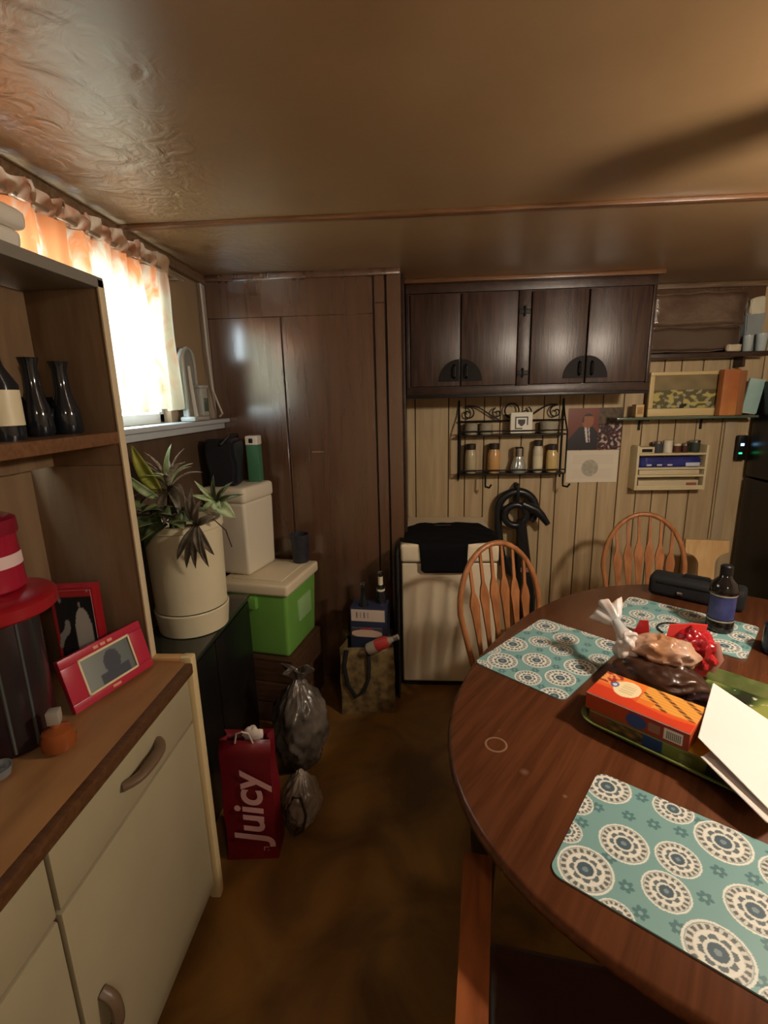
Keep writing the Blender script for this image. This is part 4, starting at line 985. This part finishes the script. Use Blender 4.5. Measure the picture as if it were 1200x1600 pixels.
def make_mat():
    NX, NY = 300, 207
    xs = np.linspace(0, 1, NX+1); ys = np.linspace(0, 1, NY+1)
    b = MB(); cols = []; rr = .022
    for t in ys:
        for s in xs:
            x, y = s*MW, t*MH      # pull corners in to round them
            qx = max(rr-x, x-(MW-rr), 0); qy = max(rr-y, y-(MH-rr), 0); d = math.hypot(qx, qy)
            px, py = x, y
            if d > rr and qx > 0 and qy > 0:
                k = rr/d; px = (rr-qx*k) if x < MW/2 else (MW-rr+qx*k); py = (rr-qy*k) if y < MH/2 else (MH-rr+qy*k)
            b.v.append(Vector((px, py, .003))); cols.append(lin(matcol(s, t)))
    W_ = NX+1
    b.f = [(j*W_+i, j*W_+i+1, (j+1)*W_+i+1, (j+1)*W_+i) for j in range(NY) for i in range(NX)]
    pl_ = rounded(MW, MH, rr); n = len(pl_); o_ = len(b.v)
    b.v += [Vector((x, y, 0)) for x, y in pl_] + [Vector((x, y, .003)) for x, y in pl_]; cols += [lin((120, 164, 160))]*(2*n)
    b.f += [tuple(o_+i for i in range(n))[::-1]] + [(o_+i, o_+(i+1) % n, o_+n+(i+1) % n, o_+n+i) for i in range(n)]
    return b.build('placemat', printmat(.42, 'matprint'), None, cols=cols, smooth=False, fix=False)
pm = make_mat(); TZ = .7505
def place_mat(o, loc, ang, label):
    o.location = (*loc, TZ); o.rotation_euler = (0, 0, ang); return tag(o, label, 'placemat', 'teal medallion placemats')
place_mat(pm, (.222, .692), R(-35.5), 'teal placemat with white medallions nearest the camera')
pm1 = pm.copy(); C.objects.link(pm1)
place_mat(pm1, (.455-.0, 1.683), R(180+47.5), 'teal placemat with white medallions between the near chair and the tray, left far side')
pm1['label'] = 'teal medallion placemat in front of the honey oak chair beside the freezer'
pm1.location = (.455+.005, 1.686, TZ)
pm2 = pm.copy(); C.objects.link(pm2)
place_mat(pm2, (.862-.29*.643, 1.894-.29*.766), R(-40), 'teal medallion placemat under the dark syrup bottle on the far side')

# ---- tray
TU = Vector((.719, -.695, 0)); TV = Vector((.695, .719, 0)); TO = Vector((.385, 1.085, 0))
TLu, TLv = .43, .49
ta = math.atan2(TU.y, TU.x)
tray = thing('serving_tray', 'green botanical serving tray with raised rim holding boxes on the table', 'tray', TO+TU*TLu/2+TV*TLv/2+Vector((0, 0, TZ)), ta)
def trayrow(ins, z): return [Vector((x-TLu/2, y-TLv/2, z)) for x, y in [(ins+px, ins+py) for px, py in rounded(TLu-2*ins, TLv-2*ins, max(.01, .05-ins*.5), 6)]]
rows = [(.03, 0), (.012, .016), (0, .026), (.0, .029), (.005, .029), (.018, .018), (.034, .004)]
vs = []; fs = []; n = len(trayrow(0, 0))
for ins, z in rows: vs += trayrow(ins, z)
for i in range(len(rows)-1):
    for k in range(n): fs.append((i*n+k, i*n+(k+1) % n, (i+1)*n+(k+1) % n, (i+1)*n+k))
fs.append(tuple(range(n))[::-1])
MB().add(vs, fs).build('rim', mat('tray_rim', (112, 118, 66), .3, rgb2=(64, 82, 42), vscale=16), tray, local=True, angle=60)
def leafy(s, t):
    d = noise.noise(Vector((s*7, t*9, 1.5))); e = noise.noise(Vector((s*18, t*20, 4)))
    c_ = mix((44, 64, 34), (140, 146, 74), max(0, min(1, .45+d*1.3)))
    if e > .42: c_ = (206, 200, 176)
    if d < -.32: c_ = (40, 44, 32)
    return c_
printed('tray_floor', (-TLu/2+.036, -TLv/2+.036, .0015), (1, 0, 0), (0, 1, 0), TLu-.072, TLv-.072, 110, 120, leafy, tray, th=.003, rough=.28, local=True)
TB = TZ+.005
# ---- lower and upper box
BU = Vector((.733, -.68, 0)); ba = math.atan2(BU.y, BU.x)
lb_ = thing('snack_box', 'multicoloured snack carton lying beneath the orange cracker box', 'box', (.562, 1.056, TB), ba)
B(-.127, .127, -.064, .064, 0, .034, .002).build('body', mat('olive_card', (112, 116, 52), .45), lb_, local=True)
def lowside(s, t):
    if s < .18: return (128, 74, 44)
    if s < .5: return mix((150, 120, 54), (70, 52, 42), .5+noise.noise(Vector((s*14, t*4, 2)))*.9)
    if s < .66: return (46, 70, 120)
    return (122, 132, 64) if not (.8 < s < .9 and .3 < t < .7) else (150, 150, 96)
printed('side_print', (-.125, -.0642, .002), (1, 0, 0), (0, 0, 1), .25, .030, 72, 16, lowside, lb_, th=.0006, local=True)
printed('top_print', (-.125, -.062, .034), (1, 0, 0), (0, 1, 0), .25, .124, 40, 24, lambda s, t: (220, 186, 54) if s > .8 else (150, 96, 44), lb_, th=.0006, local=True)
ob2 = thing('cracker_box', 'bright orange cracker box on top of the snack carton on the tray', 'box', (.545, 1.072, TB+.0352), ba)
OL, OW, OH = .228, .128, .043
B(-OL/2, OL/2, -OW/2, OW/2, 0, OH, .002).build('body', mat('orange_box', (196, 84, 40), .4), ob2, local=True)
def crack(s, t):
    c_ = mix((214, 74, 34), (236, 130, 52), t)
    if t < .32+.1*math.sin(s*5+1): c_ = (204, 62, 34)
    if s > .45 and .30+.3*(s-.45)*.4 < t:
        k = (s*1.2+t*.8)
        c_ = (222, 152, 66) if abs((k*3.1) % 1-.5) > .12 else (122, 62, 30)
        if abs((t*11) % 1-.5) < .12: c_ = (238, 182, 96)
        if t < .5 and s < .56+t*.1: c_ = (226, 122, 50)
    if s < .2 and t > .55: c_ = (170, 50, 40) if noise.noise(Vector((s*20, t*12, 0))) > 0 else (230, 160, 90)
    if ((s-.30)/.135)**2+((t-.60)/.30)**2 < 1:
        c_ = (240, 220, 176)
        if abs(s-.31) < .07 and abs((t*12) % 1-.5) < .18 and .45 < t < .8: c_ = (206, 180, 132)
    if ((s-.165)/.042)**2+((t-.62)/.10)**2 < 1: c_ = (60, 92, 150) if ((s-.165)/.022)**2+((t-.62)/.05)**2 > 1 else (220, 220, 226)
    return c_
printed('top_print', (-OL/2+.001, -OW/2+.001, OH), (1, 0, 0), (0, 1, 0), OL-.002, OW-.002, 110, 66, crack, ob2, th=.0006, local=True, rough=.35)
def cside(s, t):
    if ((s-.52)/.10)**2+((t-.45)/.42)**2 < 1: return (52, 78, 138)
    if .78 < s < .95 and .14 < t < .82: 
        return (30, 30, 30) if (abs(((s*61) % 1)-.5) < .28 and .22 < t < .7 and .80 < s < .93) else (226, 222, 214)
    if .64 < s < .75 and .2 < t < .75: return (148, 110, 92)
    return (170, 64, 34) if s < .45 else (150, 46, 34)
printed('side_print', (-OL/2+.001, -OW/2-.0002, .001), (1, 0, 0), (0, 0, 1), OL-.002, OH-.002, 120, 30, cside, ob2, th=.0006, local=True, rough=.4)
# ---- envelopes
def slab(name, label, cat, corners, th, m, group=None):
    c_ = [Vector(p) for p in corners]; n_ = (c_[1]-c_[0]).cross(c_[3]-c_[0]).normalized()*th
    t = thing(name, label, cat, sum(c_, Vector())/4, 0, group)
    b = MB(); b.add(c_+[p+n_ for p in c_], [(3, 2, 1, 0), (4, 5, 6, 7), (0, 1, 5, 4), (1, 2, 6, 5), (2, 3, 7, 6), (3, 0, 4, 7)])
    b.build('sheet', m, t, smooth=False); return t
M_env = mat('envelope_white', (232, 226, 222), .5)
t = slab('envelope', 'white envelope leaning across the tray on top of the papers', 'envelope', [(.592, .935, .836), (.645, .785, .796), (.865, .90, .79), (.735, 1.13, .842)], .002, M_env)
MB().tube([(.594, .935, .837), (.733, 1.127, .843)], .0015, 6).build('fold_edge', M_env, t)
t = slab('envelope', 'second white envelope under the top one at the tray corner', 'envelope', [(.585, .905, .812), (.630, .772, .786), (.84, .88, .779), (.74, 1.02, .79)], .002, mat('envelope_white2', (214, 206, 200), .55))
MB().tube([(.585, .905, .814), (.630, .774, .787)], .0015, 6).build('fold_edge', MATS['envelope_white2'], t)
# ---- bread bag, red foil bag
def foil(q, d, amp, seed):
    n1 = noise.noise(Vector((d.x*2.2+seed, d.y*2.2, d.z*2.2)))
    p_ = q*34+Vector((seed, seed*2, 0)); vd = noise.voronoi(p_)[0]; n2 = vd[1]-vd[0]
    n3 = noise.noise(q*70+Vector((seed, 0, 3)))
    return q*(1+amp*(n1*.7-n2*.55+n3*.25))
br = thing('bread_bag', 'bread loaf in a clear and white plastic bag with twisted end on the tray', 'bread bag', (.66, 1.24, TB), R(-32))
M_loaf = mat('loaf_brown', (74, 46, 30), .3, rgb2=(46, 28, 22), vscale=10, spec=.6)
MB().ball((.0, -.01, .045), .115, .075, .046, 64, 40, lambda q, d: foil(q, d, .2, 1)).build('loaf', M_loaf, br, local=True, angle=180)
M_wrapc = mat('wrap_pearl', (206, 178, 160), .22, rgb2=(170, 122, 86), vscale=11, spec=.7)
MB().ball((.0, .03, .10), .085, .055, .042, 64, 40, lambda q, d: foil(q, d, .32, 3)).build('wrapper', M_wrapc, br, local=True, angle=32)
M_wrapw = mat('wrap_white', (224, 206, 196), .25, rgb2=(186, 190, 190), vscale=14, spec=.7)
MB().ball((-.085, .025, .085), .035, .04, .05, 64, 40, lambda q, d: foil(q, d, .35, 6)).build('neck', M_wrapw, br, local=True, angle=180)
MB().tube([(-.085, .025, .105), (-.11, .055, .122), (-.13, .08, .133)], [.032, .017, .014], 14).build('twist', M_wrapw, br, local=True)
def ruffle(p, ax, L_, r0, r1, waves, nz=8, nu=56):
    p = Vector(p); ax = Vector(ax).normalized(); e1 = ax.orthogonal().normalized(); e2 = ax.cross(e1)
    def f(u, v):
        a = 2*PI*u; r_ = r0+(r1-r0)*v**.7; r_ *= 1+.30*v*math.sin(a*waves+2*v)+.14*v*math.sin(a*(waves*2+1))
        return p+ax*(L_*v*(1+.12*math.sin(a*3)))+e1*(math.cos(a)*r_)+e2*(math.sin(a)*r_*.62)
    return MB().grid(f, nu, nz)
o = ruffle((-.128, .078, .132), (-.55, .55, .28), .062, .013, .046, 5).build('tail', M_wrapw, br, local=True, angle=180, fix=False)
o.modifiers.new('thick', 'SOLIDIFY').thickness = .0012
MB().prism([(-.03, 0), (.03, 0), (.02, .045), (-.012, .04)], .006, lambda a, b_, t: (a*.7-.06, .075+t, .115+b_)).build('red_corner', mat('foil_red', (206, 44, 48), .3), br, local=True)
rf = thing('red_foil_bag', 'crumpled shiny red foil bag behind the loaf on the tray', 'foil bag', (.785, 1.31, TB), R(-30))
M_foil = mat('foil_red_deep', (196, 34, 42), .26, rgb2=(140, 18, 30), vscale=9, spec=.7)
MB().ball((0, 0, .075), .06, .05, .072, 64, 40, lambda q, d: foil(q, d, .38, 12)).build('body', M_foil, rf, local=True, angle=32)
MB().prism([(-.06, 0), (.03, .0), (.035, .07), (.0, .065), (-.055, .045)], .008, lambda a, b_, t: (a-.01, -.005+t+b_*.2, .105+b_*.75)).build('torn_flap', mat('foil_bright', (226, 66, 62), .3), rf, local=True)
MB().tube([(.045, .0, .03), (.058, .0, .07), (.05, .0, .115)], [.012, .015, .008], 10).build('silver_edge', mat('foil_pink', (214, 150, 140), .25, metal=.4), rf, local=True)
# dark packet and paper by the red bag
dp = thing('dark_packet', 'dark glossy snack packet lying between the loaf and the envelopes', 'packet', (.745, 1.125, TB), R(-40))
crumpled_box(-.06, .06, -.042, .042, .0, .045, .010, 22, 5, 5).build('body', mat('packet_dark', (44, 28, 34), .22, spec=.7), dp, local=True, angle=180)
# ---- bottle with blue label
bt = bottle('syrup_bottle', 'dark bottle with a blue label standing on the far placemat', 'bottle', (1.035, 1.605, TZ+.003), [(.036, 0), (.041, .006), (.041, .04), (.038, .045), (.038, .13), (.042, .138), (.042, .15), (.036, .172), (.02, .19), (.017, .205)], mat('syrup_glass', (24, 20, 20), .1, spec=.8), 28)
MB().lathe([(.019, .2), (.019, .228), (.015, .232)], 20).build('cap', M_black, bt, local=True)
MB().lathe([(.0388, .048), (.0388, .128)], 28, cap=False).build('blue_label', mat('label_blue', (74, 80, 128), .4, rgb2=(48, 54, 104), vscale=22), bt, local=True)
for z in (.043, .133): MB().lathe([(.0405, z-.003), (.0412, z), (.0405, z+.003)], 28, cap=False).build('label_rim', mat('rim_silver', (190, 186, 170), .3, metal=.6), bt, local=True)
# ---- cable
tag(MB().tube(arc((.885, 1.59), .055, R(-20), R(200), 16, lambda a, b_: (a, b_, TZ+.0065)), .003, 8).build('cable', M_black), 'thin black cable loop lying on the far placemat', 'cable')
# ---- black purse
pu = thing('black_purse', 'black rectangular zip case at the far edge of the table', 'case', (1.10, 1.87, TZ), R(-38))
B(-.16, .16, -.05, .05, 0, .082, .02, 3).build('body', M_blackm, pu, local=True)
MB().tube([(-.13, -.051, .06), (.13, -.051, .06)], .003, 6).build('zip', M_black, pu, local=True)
B(-.055, -.035, -.056, -.050, .022, .036, .002).build('zip_pull', M_chrome, pu, local=True)
MB().tube([(-.05, 0, .08), (-.04, 0, .094), (.04, 0, .094), (.05, 0, .08)], .005, 8).build('handle', M_blackm, pu, local=True)
# ---- dark navy mug at the right edge
mg = thing('navy_mug', 'dark navy mug at the right picture edge on the far placemat', 'mug', (1.118, 1.45, TZ), R(160))
MB().lathe([(.036, 0), (.04, .005), (.04, .09), (.036, .09), (.034, .01)], 24).build('body', mat('navy_glaze', (26, 28, 48), .25), mg, local=True)
MB().tube([(0, .04, .075), (0, .065, .07), (0, .068, .04), (0, .04, .02)], .006, 8).build('handle', MATS['navy_glaze'], mg, local=True)

# ================================================================== CHAIRS
def windsor():
    t = thing('windsor_chair', 'honey oak hoop-back chair', 'chair', group='honey oak hoop-back chairs')
    def seat(a, z):
        ca, sa = math.cos(a), math.sin(a)
        return Vector((.215*math.copysign(abs(ca)**.75, ca), .205*math.copysign(abs(sa)**.8, sa), z))
    n = 36; vs = []
    lv = [(.88, .425), (1, .435), (1.0, .447), (.95, .455), (.6, .448), (.2, .445)]
    for s, z in lv: vs += [Vector((p.x*s, p.y*s, z)) for p in [seat(2*PI*k/n, z) for k in range(n)]]
    fs = [(i*n+k, i*n+(k+1) % n, (i+1)*n+(k+1) % n, (i+1)*n+k) for i in range(len(lv)-1) for k in range(n)] + [tuple(range(n))[::-1], tuple((len(lv)-1)*n+k for k in range(n))]
    MB().add(vs, fs).build('seat', M_oak, t, local=True)
    hw = .198; zt = .935
    def hoop(u):   # u -1..1
        a = u*PI/2
        x = hw*math.sin(a*1.0) if abs(u) < 1 else hw*u
        z = .66+(zt-.66)*math.cos(a)
        return x, z
    pts = []
    for i in range(8): k = i/8; pts.append((-.165-(hw-.165)*k, .165+.055*k, .445+(.66-.445)*k))
    for i in range(25):
        u = -1+2*i/24; x, z = hoop(u); pts.append((x, .22+(z-.66)*.20, z))
    for i in range(1, 9): k = i/8; pts.append((hw-(hw-.165)*k, .22-.055*k, .66-(.66-.445)*k))
    MB().tube(pts, .0125, 10).build('hoop', M_oak, t, local=True)
    for i in range(6):
        q = (i-2.5)/2.5; xb = q*.115; xt = q*.135
        s = math.asin(max(-1, min(1, xt/hw))); zt_ = .66+(zt-.66)*math.cos(s)
        pb_ = Vector((xb, .175, .445)); p_t = Vector((xt, .22+(zt_-.66)*.20, zt_))
        wpr = [(0, .007), (.25, .010), (.48, .017), (.58, .0225), (.66, .016), (.72, .007), (1, .0055)]
        b = MB(); ring = []
        for k, hw_ in wpr:
            c_ = pb_.lerp(p_t, k); th = .005
            ring.append([c_+Vector((-hw_, -th, 0)), c_+Vector((hw_, -th, 0)), c_+Vector((hw_, th, 0)), c_+Vector((-hw_, th, 0))])
        vs = [v for r_ in ring for v in r_]
        fs = [(4*j+a, 4*j+(a+1) % 4, 4*j+4+(a+1) % 4, 4*j+4+a) for j in range(len(ring)-1) for a in range(4)]+[(3, 2, 1, 0), tuple(4*(len(ring)-1)+a for a in range(4))]
        b.add(vs, fs).build('spindle', M_oak, t, local=True)
    for sx in (-1, 1):
        for sy in (-1, 1):
            a = Vector((sx*.14, sy*.13, .43)); b_ = Vector((sx*.20, sy*.20, 0))
            MB().tube([b_.lerp(a, k) for k in (0, .1, .3, .42, .46, .5, .75, 1)], [.011, .013, .019, .021, .015, .021, .02, .014], 10).build('leg', M_oak, t, local=True)
        MB().tube([(sx*.183, -.18, .12), (sx*.183, .0, .125), (sx*.183, .18, .12)], [.008, .012, .008], 8).build('stretcher', M_oak, t, local=True)
    MB().tube([(-.183, 0, .125), (0, 0, .125), (.183, 0, .125)], [.008, .012, .008], 8).build('stretcher', M_oak, t, local=True)
    return t
chA = windsor()
chB = copy_tree(chA)
place(chA, (.455, 1.79, 0), R(24), 'honey oak hoop-back chair with arrow spindles in front of the freezer')
place(chB, (1.16, 2.275, 0), R(-7), 'honey oak hoop-back chair at the far table end before the panelled wall')
# pale pine chair
pc = thing('pine_chair', 'low pale pine chair with a T-shaped back beside the refrigerator', 'chair', (1.645, 2.60, 0), R(0))
def tsh():
    pts = [(-.12, .0), (-.118, .07), (.118, .06), (.12, -.01)]
    r_ = [(.12-.055*math.sin(k*PI/2/6)-.02*k/6, -.012-.06*(1-math.cos(k*PI/2/6))) for k in range(1, 7)]
    l_ = [(-x, z) for x, z in r_]
    return [(.12, -.01)]+r_+[(.045, -.32), (-.045, -.32)]+l_[::-1]+[(-.12, -.01), (-.118, .065), (.118, .055)]
MB().prism(tsh(), .02, lambda a, b_, t: (a, .14+t+.12*(b_), .672+b_)).build('backrest', M_pale, pc, local=True)
B(-.14, .14, -.15, .14, .32, .345, .006).build('seat', M_pale, pc, local=True)
for sx in (-1, 1):
    for sy in (-1, 1): B(sx*.12-.014, sx*.12+.014, sy*.12-.014, sy*.12+.014, 0, .32, .003).build('leg', M_pale, pc, local=True)
# captain's armchair near the camera
ca = thing('armchair', 'reddish wooden armchair with flat arms and dark seat pulled up nearest the camera', 'chair', (.335, .545, 0), R(180-9))
M_arm = wood('arm_oak', (150, 84, 44), (118, 62, 30), rough=.35, scale=6, stretch=(5, 1, 5))
M_lea = mat('dark_leather', (62, 36, 27), .4, bump=.1)
B(-.23, .23, -.22, .22, .40, .455, .02, 3).build('seat', M_lea, ca, local=True)
B(-.235, .235, -.225, .225, .37, .40, .006).build('seat_frame', M_arm, ca, local=True)
for s in (-1, 1):
    pl_ = [(s*.255-.03, -.26), (s*.255+.03, -.26), (s*.255+.026, -.05), (s*.255+.022, .24), (s*.255-.022, .24), (s*.255-.026, -.05)]
    MB().prism(pl_, .024, lambda a, b_, t: (a, b_, .595+t)).build('arm', M_arm, ca, local=True)
    MB().tube([(s*.245, -.19, .39), (s*.25, -.2, .5), (s*.255, -.21, .598)], [.014, .018, .014], 10).build('arm_post', M_arm, ca, local=True)
    for sy in (-1, 1):
        MB().tube([(s*.20, sy*.19, .38), (s*.225, sy*.215, 0)], [.02, .014], 10).build('leg', M_arm, ca, local=True)
    MB().tube([(s*.24, .22, .39), (s*.25, .26, .64)], .016, 10).build('back_post', M_arm, ca, local=True)
B(-.27, .27, .235, .265, .60, .70, .01).build('backrest', M_arm, ca, local=True)
